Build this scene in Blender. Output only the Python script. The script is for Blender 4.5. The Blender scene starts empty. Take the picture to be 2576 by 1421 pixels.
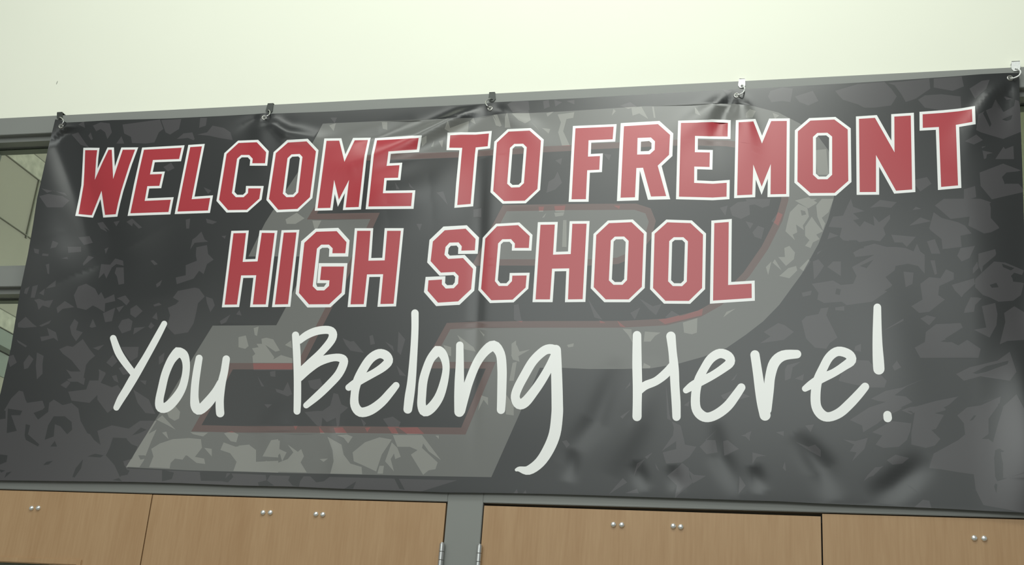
import bpy, bmesh, math, random
from mathutils import Vector, Matrix
from mathutils.geometry import delaunay_2d_cdt

S = bpy.context.scene
C = S.collection
random.seed(4)

# ------------------------------------------------------------------ camera, world, lights, exposure
IMG_W, IMG_H = 2576, 1421
FOC = 3073.24                      # focal length in pixels of the 2576 px frame
CAM = Vector((0.0, -3.305, 1.50))   # door frame face is the plane y = 0, floor is z = 0
R_RIGHT = Vector((0.97365009, 0.21705060, 0.06996095))
R_DOWN = Vector((-0.01358908, 0.36145875, -0.93228907))
R_FWD = Vector((-0.22764190, 0.90677263, 0.35488386))

cam_data = bpy.data.cameras.new('camera')
cam = bpy.data.objects.new('camera', cam_data)
C.objects.link(cam)
cam_data.sensor_fit = 'HORIZONTAL'
cam_data.sensor_width = 36.0
cam_data.lens = FOC / IMG_W * 36.0
cam_data.clip_start = 0.05
rot = Matrix((R_RIGHT, -R_DOWN, -R_FWD)).transposed().to_4x4()
cam.matrix_world = Matrix.Translation(CAM) @ rot
S.camera = cam

S.view_settings.view_transform = 'Standard'
S.view_settings.look = 'None'
S.view_settings.exposure = 0.0
S.view_settings.gamma = 1.0
S.view_settings.use_curve_mapping = False

world = bpy.data.worlds.new('world')
S.world = world
world.use_nodes = True
bg = world.node_tree.nodes['Background']
bg.inputs[0].default_value = (0.96, 1.0, 0.96, 1)
bg.inputs[1].default_value = 0.28


def area(name, loc, aim, sx, sy, power, col=(0.96, 1.0, 0.935)):
    d = bpy.data.lights.new(name, 'AREA')
    d.shape = 'RECTANGLE'
    d.size, d.size_y = sx, sy
    d.energy = power
    d.color = col
    o = bpy.data.objects.new(name, d)
    C.objects.link(o)
    o.location = loc
    o.rotation_euler = (Vector(aim) - Vector(loc)).to_track_quat('-Z', 'Y').to_euler()
    return o


# ceiling luminaires of the lobby: a row close to the wall, rows further back
area('ceiling_light_near', (-0.35, -1.6, 4.75), (-0.5, -0.2, 2.4), 1.2, 0.6, 22)
area('ceiling_light_near_left', (-2.2, -1.5, 4.9), (-2.1, -0.3, 2.8), 1.2, 0.6, 11)
area('ceiling_light_second_row', (-0.6, -3.0, 4.8), (-0.6, -0.5, 1.8), 1.8, 0.6, 20)
area('ceiling_light_middle_left', (-2.2, -4.4, 4.8), (-1.6, -1.0, 1.6), 2.4, 1.2, 9)
area('ceiling_light_back', (-0.9, -8.3, 4.9), (-0.6, -1.0, 1.6), 5.5, 2.6, 165, (0.94, 1.0, 0.97))
area('lobby_window_light', (-4.5, -5.5, 3.2), (-1.6, 0.0, 2.4), 1.5, 2.0, 16)  # added fill from the left, no known window behind it
# fill lights added to brighten the vestibule's side and far walls
area('vestibule_light', (0.6, 1.0, 3.2), (-2.9, 1.3, 2.7), 1.4, 1.0, 40)
area('vestibule_far_light', (-0.9, 1.6, 3.8), (-0.6, 3.2, 2.4), 2.0, 0.6, 30)


# ------------------------------------------------------------------ helpers
def ray(px, py):
    d = R_RIGHT * ((px - IMG_W / 2) / FOC) + R_DOWN * ((py - IMG_H / 2) / FOC) + R_FWD
    return d


def at_y(px, py, y=0.0):
    d = ray(px, py)
    return CAM + d * ((y - CAM.y) / d.y)


def at_x(px, py, x):
    d = ray(px, py)
    return CAM + d * ((x - CAM.x) / d.x)


def link(name, me, parent=None):
    o = bpy.data.objects.new(name, me)
    C.objects.link(o)
    if parent:
        o.parent = parent
    return o


def tag(o, label=None, cat=None, group=None, kind=None):
    if label: o['label'] = label
    if cat: o['category'] = cat
    if group: o['group'] = group
    if kind: o['kind'] = kind
    return o


def empty(name, loc):
    o = bpy.data.objects.new(name, None)
    C.objects.link(o)
    o.location = loc
    o.empty_display_size = 0.05
    return o


def from_bm(name, bm, mat, parent=None, smooth=False, origin=None):
    """link a bmesh (world coordinates) as one object; child meshes are made relative to the parent"""
    off = Vector((0, 0, 0))
    if parent is not None:
        off = world_loc(parent)
    if origin is not None:
        off = Vector(origin)
    bmesh.ops.recalc_face_normals(bm, faces=bm.faces[:])
    bmesh.ops.translate(bm, verts=bm.verts[:], vec=-off)
    me = bpy.data.meshes.new(name)
    bm.to_mesh(me)
    bm.free()
    if mat:
        me.materials.append(mat)
    for p in me.polygons:
        p.use_smooth = smooth
    o = link(name, me, parent)
    if origin is not None:
        o.location = off if parent is None else off - world_loc(parent)
    return o


def world_loc(o):
    v = Vector(o.location)
    while o.parent:
        o = o.parent
        v += Vector(o.location)
    return v


def add_box(bm, x0, x1, y0, y1, z0, z1, bevel=0.0):
    b = bmesh.new()
    vs = [b.verts.new((x, y, z)) for x in (x0, x1) for y in (y0, y1) for z in (z0, z1)]
    for f in ((0, 1, 3, 2), (4, 6, 7, 5), (0, 4, 5, 1), (2, 3, 7, 6), (0, 2, 6, 4), (1, 5, 7, 3)):
        b.faces.new([vs[i] for i in f])
    bmesh.ops.recalc_face_normals(b, faces=b.faces[:])
    if bevel:
        bmesh.ops.bevel(b, geom=b.edges[:], offset=bevel, segments=2, affect='EDGES')
    me = bpy.data.meshes.new('tmp')
    b.to_mesh(me)
    b.free()
    bm.from_mesh(me)
    bpy.data.meshes.remove(me)


def add_tube(bm, pts, r, seg=10, cap=True):
    pts = [Vector(p) for p in pts]
    rings = []
    prev = None
    for i, p in enumerate(pts):
        t = (pts[min(i + 1, len(pts) - 1)] - pts[max(i - 1, 0)]).normalized()
        if prev is None:
            a = t.orthogonal().normalized()
        else:
            a = (prev - t * prev.dot(t)).normalized()
        prev = a
        b = t.cross(a)
        rr = r[i] if isinstance(r, (list, tuple)) else r
        rings.append([bm.verts.new(p + (a * math.cos(k * 2 * math.pi / seg) + b * math.sin(k * 2 * math.pi / seg)) * rr)
                      for k in range(seg)])
    for i in range(len(rings) - 1):
        for k in range(seg):
            bm.faces.new((rings[i][k], rings[i][(k + 1) % seg], rings[i + 1][(k + 1) % seg], rings[i + 1][k]))
    if cap:
        bm.faces.new(rings[0][::-1])
        bm.faces.new(rings[-1])


def add_lathe(bm, prof, centre, axis, seg=20):
    """prof: list of (radius, distance along axis)"""
    axis = Vector(axis).normalized()
    a = axis.orthogonal().normalized()
    b = axis.cross(a)
    c = Vector(centre)
    rings = []
    for r, h in prof:
        if r < 1e-6:
            rings.append([bm.verts.new(c + axis * h)])
        else:
            rings.append([bm.verts.new(c + axis * h + (a * math.cos(k * 2 * math.pi / seg) + b * math.sin(k * 2 * math.pi / seg)) * r)
                          for k in range(seg)])
    for i in range(len(rings) - 1):
        A, B = rings[i], rings[i + 1]
        for k in range(seg):
            n = (k + 1) % seg
            if len(A) == 1 and len(B) == 1: continue
            if len(A) == 1: bm.faces.new((A[0], B[n], B[k]))
            elif len(B) == 1: bm.faces.new((A[k], A[n], B[0]))
            else: bm.faces.new((A[k], A[n], B[n], B[k]))


def catmull(pts, sub=4):
    out = []
    n = len(pts)
    for i in range(n - 1):
        p0, p1, p2, p3 = pts[max(i - 1, 0)], pts[i], pts[i + 1], pts[min(i + 2, n - 1)]
        for k in range(sub):
            t = k / sub
            out.append(tuple(0.5 * ((2 * b) + (c - a) * t + (2 * a - 5 * b + 4 * c - d) * t * t + (3 * b - a - 3 * c + d) * t ** 3)
                             for a, b, c, d in zip(p0, p1, p2, p3)))
    out.append(tuple(pts[-1]))
    return out


# ------------------------------------------------------------------ materials
def new_mat(name):
    m = bpy.data.materials.new(name)
    m.use_nodes = True
    nt = m.node_tree
    return m, nt, nt.nodes['Principled BSDF']


def plain(name, col, rough=0.5, metal=0.0, spec=0.5, noise=0.0, scale=40.0, bump=0.0):
    m, nt, p = new_mat(name)
    p.inputs['Roughness'].default_value = rough
    p.inputs['Metallic'].default_value = metal
    p.inputs['Specular IOR Level'].default_value = spec
    p.inputs['Base Color'].default_value = (*col, 1)
    if noise or bump:
        tc = nt.nodes.new('ShaderNodeTexCoord')
        n = nt.nodes.new('ShaderNodeTexNoise')
        n.inputs['Scale'].default_value = scale
        n.inputs['Detail'].default_value = 4
        nt.links.new(tc.outputs['Object'], n.inputs['Vector'])
        if noise:
            mx = nt.nodes.new('ShaderNodeMix')
            mx.data_type = 'RGBA'
            mx.inputs['A'].default_value = (*[c * (1 - noise) for c in col], 1)
            mx.inputs['B'].default_value = (*[min(1, c * (1 + noise)) for c in col], 1)
            nt.links.new(n.outputs['Fac'], mx.inputs['Factor'])
            nt.links.new(mx.outputs['Result'], p.inputs['Base Color'])
        if bump:
            b = nt.nodes.new('ShaderNodeBump')
            b.inputs['Strength'].default_value = bump
            b.inputs['Distance'].default_value = 0.002
            nt.links.new(n.outputs['Fac'], b.inputs['Height'])
            nt.links.new(b.outputs['Normal'], p.inputs['Normal'])
    return m


def wood_mat():
    m, nt, p = new_mat('oak_veneer')
    tc = nt.nodes.new('ShaderNodeTexCoord')
    mp = nt.nodes.new('ShaderNodeMapping')
    mp.inputs['Scale'].default_value = (1, 1, 0.07)
    nt.links.new(tc.outputs['Object'], mp.inputs['Vector'])
    n1 = nt.nodes.new('ShaderNodeTexNoise')
    n1.inputs['Scale'].default_value = 16
    n1.inputs['Detail'].default_value = 3
    n1.inputs['Distortion'].default_value = 0.6
    n2 = nt.nodes.new('ShaderNodeTexNoise')
    n2.inputs['Scale'].default_value = 130
    n2.inputs['Detail'].default_value = 2
    nt.links.new(mp.outputs['Vector'], n1.inputs['Vector'])
    nt.links.new(mp.outputs['Vector'], n2.inputs['Vector'])
    add = nt.nodes.new('ShaderNodeMath')
    add.operation = 'MULTIPLY_ADD'
    add.inputs[1].default_value = 0.45
    nt.links.new(n2.outputs['Fac'], add.inputs[0])
    sc = nt.nodes.new('ShaderNodeMath')
    sc.operation = 'MULTIPLY'
    sc.inputs[1].default_value = 0.55
    nt.links.new(n1.outputs['Fac'], sc.inputs[0])
    nt.links.new(sc.outputs[0], add.inputs[2])
    r = nt.nodes.new('ShaderNodeValToRGB')
    r.color_ramp.elements[0].position = 0.30
    r.color_ramp.elements[0].color = (*WOOD_D, 1)
    r.color_ramp.elements[1].position = 0.70
    r.color_ramp.elements[1].color = (*WOOD_L, 1)
    nt.links.new(add.outputs[0], r.inputs[0])
    nt.links.new(r.outputs[0], p.inputs['Base Color'])
    p.inputs['Roughness'].default_value = 0.42
    p.inputs['Specular IOR Level'].default_value = 0.35
    return m


def glass_mat():
    m = bpy.data.materials.new('window_glass')
    m.use_nodes = True
    nt = m.node_tree
    nt.nodes.clear()
    out = nt.nodes.new('ShaderNodeOutputMaterial')
    tr = nt.nodes.new('ShaderNodeBsdfTransparent')
    tr.inputs[0].default_value = (0.88, 0.93, 0.89, 1)
    gl = nt.nodes.new('ShaderNodeBsdfGlossy')
    gl.inputs['Roughness'].default_value = 0.03
    lw = nt.nodes.new('ShaderNodeFresnel')
    lw.inputs['IOR'].default_value = 1.5
    mx = nt.nodes.new('ShaderNodeMixShader')
    geo = nt.nodes.new('ShaderNodeNewGeometry')
    front = nt.nodes.new('ShaderNodeMath')
    front.operation = 'SUBTRACT'
    front.inputs[0].default_value = 1.0
    nt.links.new(geo.outputs['Backfacing'], front.inputs[1])
    fac = nt.nodes.new('ShaderNodeMath')
    fac.operation = 'MULTIPLY'
    nt.links.new(lw.outputs[0], fac.inputs[0])
    nt.links.new(front.outputs[0], fac.inputs[1])
    nt.links.new(fac.outputs[0], mx.inputs[0])
    nt.links.new(tr.outputs[0], mx.inputs[1])
    nt.links.new(gl.outputs[0], mx.inputs[2])
    nt.links.new(mx.outputs[0], out.inputs[0])
    return m


def vinyl(name, col):
    m, nt, p = new_mat(name)
    p.inputs['Base Color'].default_value = (*col, 1)
    p.inputs['Roughness'].default_value = VINYL_ROUGH
    p.inputs['Specular IOR Level'].default_value = VINYL_SPEC
    return m


WOOD_D = (0.402, 0.242, 0.119)
WOOD_L = (0.485, 0.315, 0.170)
VINYL_ROUGH = 0.30
VINYL_SPEC = 0.60
M_WALL = plain('wall_paint', (0.86, 0.88, 0.755), 0.7, noise=0.012, scale=5, bump=0.05)
M_FRAME = plain('grey_frame_paint', (0.240, 0.250, 0.235), 0.42, spec=0.4, noise=0.03, scale=9)
M_WOOD = wood_mat()
M_GLASS = glass_mat()
M_STEEL = plain('brushed_steel', (0.62, 0.63, 0.62), 0.28, metal=1.0)
M_BOLT = plain('aluminium_bolt', (0.90, 0.92, 0.90), 0.24, metal=0.85)
M_CLIP = plain('dark_clip_steel', (0.060, 0.066, 0.060), 0.45, metal=0.3)
M_CLIPW = plain('galvanised_clip', (0.86, 0.90, 0.86), 0.40, metal=0.15, noise=0.22, scale=170)  # paler, speckled colour for the two right-hand clips
M_GROM = plain('nickel_grommet', (0.42, 0.42, 0.39), 0.32, metal=1.0)
M_DARK = plain('shadow_gap_rubber', (0.012, 0.010, 0.008), 0.8)
M_BLOCK = plain('painted_block', (0.53, 0.49, 0.44), 0.7, noise=0.04, scale=6)
M_BAND = plain('textured_band', (0.66, 0.63, 0.57), 0.8, noise=0.45, scale=30, bump=0.4)
M_VWALL = plain('vestibule_paint', (0.66, 0.67, 0.56), 0.7, noise=0.02)
M_FLOOR = plain('floor_terrazzo', (0.30, 0.28, 0.25), 0.35, noise=0.25, scale=90)
M_PANEL = plain('grey_shade', (0.42, 0.40, 0.39), 0.8, noise=0.05)

V_DARK = vinyl('print_charcoal', (0.0245, 0.0265, 0.0270))
V_LIGHT = vinyl('print_charcoal_light', (0.063, 0.0605, 0.064))
V_GREY = vinyl('print_emblem_grey', (0.144, 0.147, 0.138))
V_GREYL = vinyl('print_emblem_light', (0.255, 0.256, 0.235))
V_STRIPE = vinyl('print_stripe_dull', (0.120, 0.074, 0.067))
V_STRIPEB = vinyl('print_stripe_bright', (0.235, 0.078, 0.072))
V_RED = vinyl('print_red', (0.425, 0.034, 0.047))
V_WHITE = vinyl('print_white', (0.90, 0.91, 0.90))
V_CREAM = vinyl('print_script_white', (0.93, 0.94, 0.92))

# ------------------------------------------------------------------ the printed artwork, measured on the banner
# each block: crop origin x, y, scale; then letters as (red outline, [red holes], explicit white outline or None)
LETTERS = {
 'WELCOME': [
  (180, 350, 6.767, [
   ([(232,187),(437,187),(420,330),(397,690),(630,180),(685,180),(708,675),(872,180),(1082,178),(985,440),(905,690),(845,880),(792,1090),(752,1278),(570,1290),(510,880),(345,1295),(118,1275),(165,1010),(205,780),(218,560),(226,350)], [], None),
   ([(1232,180),(1875,145),(1832,338),(1385,355),(1335,600),(1540,592),(1495,795),(1290,800),(1245,1050),(1690,1030),(1650,1240),(1000,1262)], [], None),
   ([(2020,135),(2220,122),(2045,1022),(2360,1000),(2322,1215),(1803,1232)], [], None)]),
  (530, 340, 6.767, [
   ([(475,132),(785,120),(945,290),(925,478),(708,478),(715,400),(655,337),(520,337),(450,400),(362,985),(428,1055),(560,1055),(635,985),(640,905),(855,905),(828,1080),(615,1270),(295,1275),(142,1100),(270,320)], [], None),
   ([(1315,125),(1632,105),(1792,275),(1690,1055),(1475,1255),(1150,1270),(992,1085),(1110,305)], [[(1375,327),(1515,320),(1562,370),(1490,975),(1415,1052),(1290,1055),(1228,995),(1308,392)]], None)]),
  (780, 330, 6.767, [
   ([(280,163),(497,160),(585,520),(760,155),(985,150),(828,1290),(606,1298),(663,830),(490,1165),(410,830),(345,1305),(128,1310)], [], None),
   ([(1140,155),(1850,115),(1818,312),(1335,345),(1302,590),(1522,578),(1498,792),(1265,797),(1240,1055),(1742,1048),(1720,1275),(992,1282)], [], None)])],
 'TO': [
  (1100, 315, 6.767, [
   ([(220,170),(400,160),(650,160),(880,140),(858,358),(655,378),(640,500),(568,1340),(340,1358),(425,385),(205,383)], [], None),
   ([(1215,108),(1570,90),(1765,262),(1705,1085),(1490,1285),(1135,1292),(952,1120),(1015,295)], [[(1310,318),(1462,315),(1523,375),(1475,985),(1400,1055),(1260,1060),(1190,995),(1238,385)]], None)])],
 'FREMONT': [
  (1410, 300, 6.767, [
   ([(255,153),(905,125),(888,340),(478,358),(468,635),(672,625),(660,858),(455,868),(432,1360),(188,1362)], [], None),
   ([(1080,118),(1660,82),(1865,265),(1848,605),(1655,790),(1800,1308),(1540,1315),(1405,825),(1292,830),(1268,1328),(1022,1335)],
    [[(1312,318),(1540,310),(1608,375),(1603,520),(1520,595),(1305,600)]],
    ([(1025,65),(1685,28),(1920,240),(1905,625),(1722,795),(1868,1362),(1488,1370),(1350,870),(1328,1380),(960,1392)], [[(1370,380),(1510,370),(1550,405),(1548,500),(1500,540),(1365,545)]]))]),
  (1690, 290, 6.767, [
   ([(155,130),(420,125),(690,115),(955,128),(950,362),(640,358),(395,350),(392,628),(648,632),(642,880),(383,872),(380,1150),(700,1165),(935,1148),(932,1385),(700,1400),(400,1392),(122,1385)], [], None),
   ([(1138,118),(1388,103),(1535,480),(1692,98),(1958,95),(1948,1340),(1680,1345),(1685,830),(1530,1215),(1387,840),(1370,1350),(1112,1362)], [], None)]),
  (1980, 280, 6.458, [
   ([(380,150),(768,133),(985,295),(995,1130),(772,1325),(380,1328),(168,1140),(175,325)], [[(490,352),(655,348),(732,410),(732,1030),(655,1103),(500,1103),(420,1030),(420,415)]], None),
   ([(1168,122),(1428,105),(1745,665),(1742,85),(2010,68),(2032,1270),(1770,1290),(1445,710),(1445,1310),(1180,1312)], [], None)]),
  (2120, 260, 5.922, [
   ([(1190,162),(1500,140),(1720,118),(1925,85),(1932,275),(1685,320),(1718,1222),(1465,1245),(1432,352),(1192,365)], [], None)])],
 'HIGH': [
  (540, 565, 6.458, [
   ([(305,140),(510,135),(455,605),(697,597),(765,133),(975,135),(830,1295),(620,1297),(675,822),(430,825),(362,1297),(162,1300)], [], None),
   ([(1122,130),(1330,125),(1192,1292),(978,1297)], [], None)]),
  (730, 565, 6.458, [
   ([(425,115),(755,105),(915,285),(895,465),(685,465),(690,385),(630,325),(505,325),(435,390),(365,1000),(435,1068),(552,1068),(630,995),(638,905),(485,900),(508,680),(875,680),(835,1105),(635,1292),(305,1295),(142,1110),(230,295)], [],
    ([(412,65),(782,52),(965,255),(942,518),(628,520),(636,395),(610,374),(520,376),(482,405),(422,965),(440,1010),(548,1010),(580,965),(592,950),(437,950),(465,625),(930,625),(888,1125),(655,1342),(280,1345),(88,1120),(178,270)], [])),
   ([(1088,100),(1305,100),(1270,585),(1535,580),(1575,100),(1798,100),(1680,1285),(1465,1290),(1510,805),(1248,808),(1195,1292),(980,1295)], [], None)])],
 'SCHOOL': [
  (1050, 550, 6.178, [
   ([(425,180),(750,155),(905,315),(893,492),(682,497),(690,430),(640,368),(500,372),(438,438),(420,560),(480,625),(710,612),(865,780),(835,1095),(632,1285),(320,1305),(158,1120),(172,958),(382,945),(380,1020),(440,1085),(565,1080),(632,1010),(640,890),(580,828),(365,838),(205,660),(240,355)], [],
    ([(405,122),(768,102),(958,292),(938,545),(632,548),(636,452),(610,418),(520,422),(486,460),(476,540),(502,574),(735,562),(915,752),(884,1118),(655,1338),(292,1358),(102,1140),(128,905),(436,893),(430,1000),(462,1033),(548,1030),(580,990),(588,905),(560,876),(345,888),(152,680),(188,330)], [])),
   ([(1238,118),(1565,100),(1745,270),(1732,455),(1512,455),(1515,385),(1455,318),(1320,320),(1255,385),(1205,970),(1265,1045),(1400,1045),(1470,970),(1475,885),(1698,882),(1682,1070),(1480,1258),(1150,1268),(990,1090),(1055,310)], [], None)]),
  (1320, 545, 6.178, [
   ([(245,125),(468,122),(440,590),(715,580),(740,110),(962,108),(900,1282),(672,1285),(692,803),(425,808),(392,1285),(168,1285)], [], None),
   ([(1310,100),(1660,85),(1850,265),(1820,1090),(1615,1285),(1258,1285),(1072,1095),(1112,285)], [[(1400,310),(1545,308),(1615,375),(1590,985),(1520,1058),(1380,1058),(1308,990),(1338,370)]], None)]),
  (1580, 540, 6.178, [
   ([(610,118),(970,130),(1165,310),(1150,1140),(945,1340),(580,1338),(388,1140),(412,295)], [[(710,350),(860,350),(930,415),(912,1040),(840,1110),(695,1108),(622,1035),(640,410)]], None),
   ([(1340,130),(1565,112),(1555,1092),(1920,1070),(1922,1295),(1320,1335)], [], None)])],
}

# brush strokes of the hand-lettered line: (x, y, half width), open or closed
SCRIPT = {
 'You': (0, 760, 3.553, [
  [(1012,322,29),(1055,440,34),(1110,530,33),(1195,640,30)],
  [(1468,192,26),(1400,320,30),(1300,500,32),(1205,658,38),(1130,785,36),(1080,865,34),(1040,942,27)],
  [(1590,445,46),(1530,520,38),(1478,640,36),(1446,770,36),(1424,880,37),(1438,940,44),(1495,935,44),(1570,860,42),(1630,760,36),(1660,640,33),(1663,540,34),(1640,470,42),(1590,445,46)],
  [(1780,500,31),(1762,600,34),(1744,730,35),(1738,850,37),(1748,930,44),(1785,962,44),(1865,890,46),(1930,800,38),(1968,720,30)],
  [(2022,508,33),(2005,620,34),(1982,720,36),(1966,850,36),(1964,930,37),(1968,992,37)]]),
 'Belong': (600, 800, 3.553, [
  [(510,152,32),(520,300,34),(525,450,33),(527,600,33),(526,750,33),(523,832,31)],
  [(545,200,30),(610,152,34),(700,115,36),(800,106,36),(842,135,38),(828,200,36),(740,305,33),(640,398,33),(560,472,32)],
  [(545,530,36),(620,455,42),(720,388,40),(850,353,33),(925,362,38),(940,400,38),(895,500,37),(800,605,36),(700,700,34),(605,780,27)],
  [(985,620,30),(1030,592,36),(1100,548,38),(1200,497,34),(1290,440,38),(1340,385,40),(1318,335,42),(1255,318,41),(1180,362,40),(1115,455,40),(1060,570,40),(1038,680,36),(1040,780,40),(1090,840,43),(1180,822,43),(1280,750,40),(1360,660,36),(1408,602,31)],
  [(1577,-45,33),(1577,100,32),(1567,300,33),(1547,560,38),(1528,700,42),(1513,815,39)],
  [(1780,290,46),(1720,360,38),(1682,450,38),(1651,560,39),(1640,680,38),(1637,780,39),(1665,835,44),(1725,800,45),(1790,710,42),(1832,590,37),(1855,460,32),(1845,370,36),(1815,310,42),(1780,290,46)],
  [(1978,242,33),(1978,400,36),(1974,560,42),(1974,700,46),(1974,838,45)],
  [(1990,830,36),(2020,700,40),(2060,570,38),(2125,410,38),(2200,300,42),(2280,248,48),(2340,320,42),(2355,450,42),(2354,600,41),(2350,740,39),(2346,820,37)]]),
 'g': (1200, 800, 3.553, [
  [(700,290,46),(650,276,43),(590,298,41),(500,385,40),(425,510,40),(362,630,40),(342,710,40),(375,768,46),(430,750,46),(505,660,42),(575,560,40),(645,440,38),(700,330,40)],
  [(704,285,46),(708,400,48),(714,600,50),(717,760,51),(716,860,52),(695,1030,52),(640,1170,51),(560,1290,47),(460,1360,41),(380,1350,24),(352,1356,14)]]),
 'Here!': (1200, 800, 3.553, [
  [(1430,153,38),(1430,400,42),(1434,600,42),(1432,750,40),(1430,880,41)],
  [(1733,162,42),(1748,300,37),(1762,450,41),(1769,600,40),(1779,750,40),(1783,882,37)],
  [(1440,665,30),(1500,605,38),(1600,563,37),(1690,492,40),(1745,420,32)],
  [(1868,645,28),(1925,605,38),(2000,565,40),(2100,515,36),(2200,450,38),(2262,395,42),(2245,340,42),(2170,316,42),(2090,362,40),(2028,455,38),(1978,560,40),(1954,680,40),(1957,800,42),(2000,865,45),(2065,887,43),(2150,855,44),(2240,785,44),(2310,695,41),(2362,620,37)],
  [(2484,328,41),(2507,480,42),(2530,640,46),(2552,760,50),(2575,868,49)],
  [(2592,820,40),(2607,650,45),(2621,520,45),(2658,400,48),(2735,335,46),(2860,322,38)],
  [(2932,630,28),(2990,592,38),(3078,538,42),(3182,492,36),(3280,430,38),(3345,378,44),(3320,322,42),(3227,297,42),(3150,347,40),(3092,450,40),(3044,560,42),(3026,680,44),(3033,790,44),(3080,862,45),(3147,883,42),(3242,845,44),(3332,765,44),(3412,680,41),(3468,614,37)],
  [(3578,-96,34),(3577,100,40),(3580,250,45),(3587,380,50),(3592,455,50)],
  [(3668,866,37),(3671,893,38)]]),
}

# ghosted emblem behind the lettering (photo pixels on the banner)
EMBLEM = [(812,311),(966,304),(1163,297),(1242,289),(1453,278),(1622,267),(1791,260.5),(1847,261),(1900,268),(1958,283),(2011,310),(2059,344),(2084,378),(2098,430),(2101,470),(2097,500),(2083,551),(2059,613),(2017,689),(1960,767),(1920,808),(1876,842),(1828,875),(1770,897),(1709,914),(1639,926),(1566,928),(1480,928),(1414,925),(1358,925),(1310,1034),(1236,1200),(1060,1197),(881,1193),(698,1189),(476,1183),(317,1175),(365,1098),(400,1041),(460,940),(535,819),(695,818),(718,775),(740,729),(782,645),(625,645),(667,560),(721,476),(749,434),(787,358)]
BODY = [(866,395),(983,386),(1152,382),(1372,368),(1434,365),(1490,361),(1640,354),(1760,351),(1830,353),(1890,362),(1940,388),(1973,430),(1985,475),(1983,505),(1968,556),(1932,627),(1885,695),(1816,767),(1763,797),(1678,818),(1566,824),(1397,824),(1200,825),(1133,828),(1096,895),(1088,910),(1247,910),(1171,1093),(890,1089),(600,1088),(481,1085),(578,913),(748,913),(797,816),(932,551),(772,552)]
COUNTER = [(1265,516),(1430,513),(1600,512),(1637,524),(1650,556),(1638,600),(1605,643),(1555,664),(1480,668),(1340,668),(1187,668)]

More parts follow.
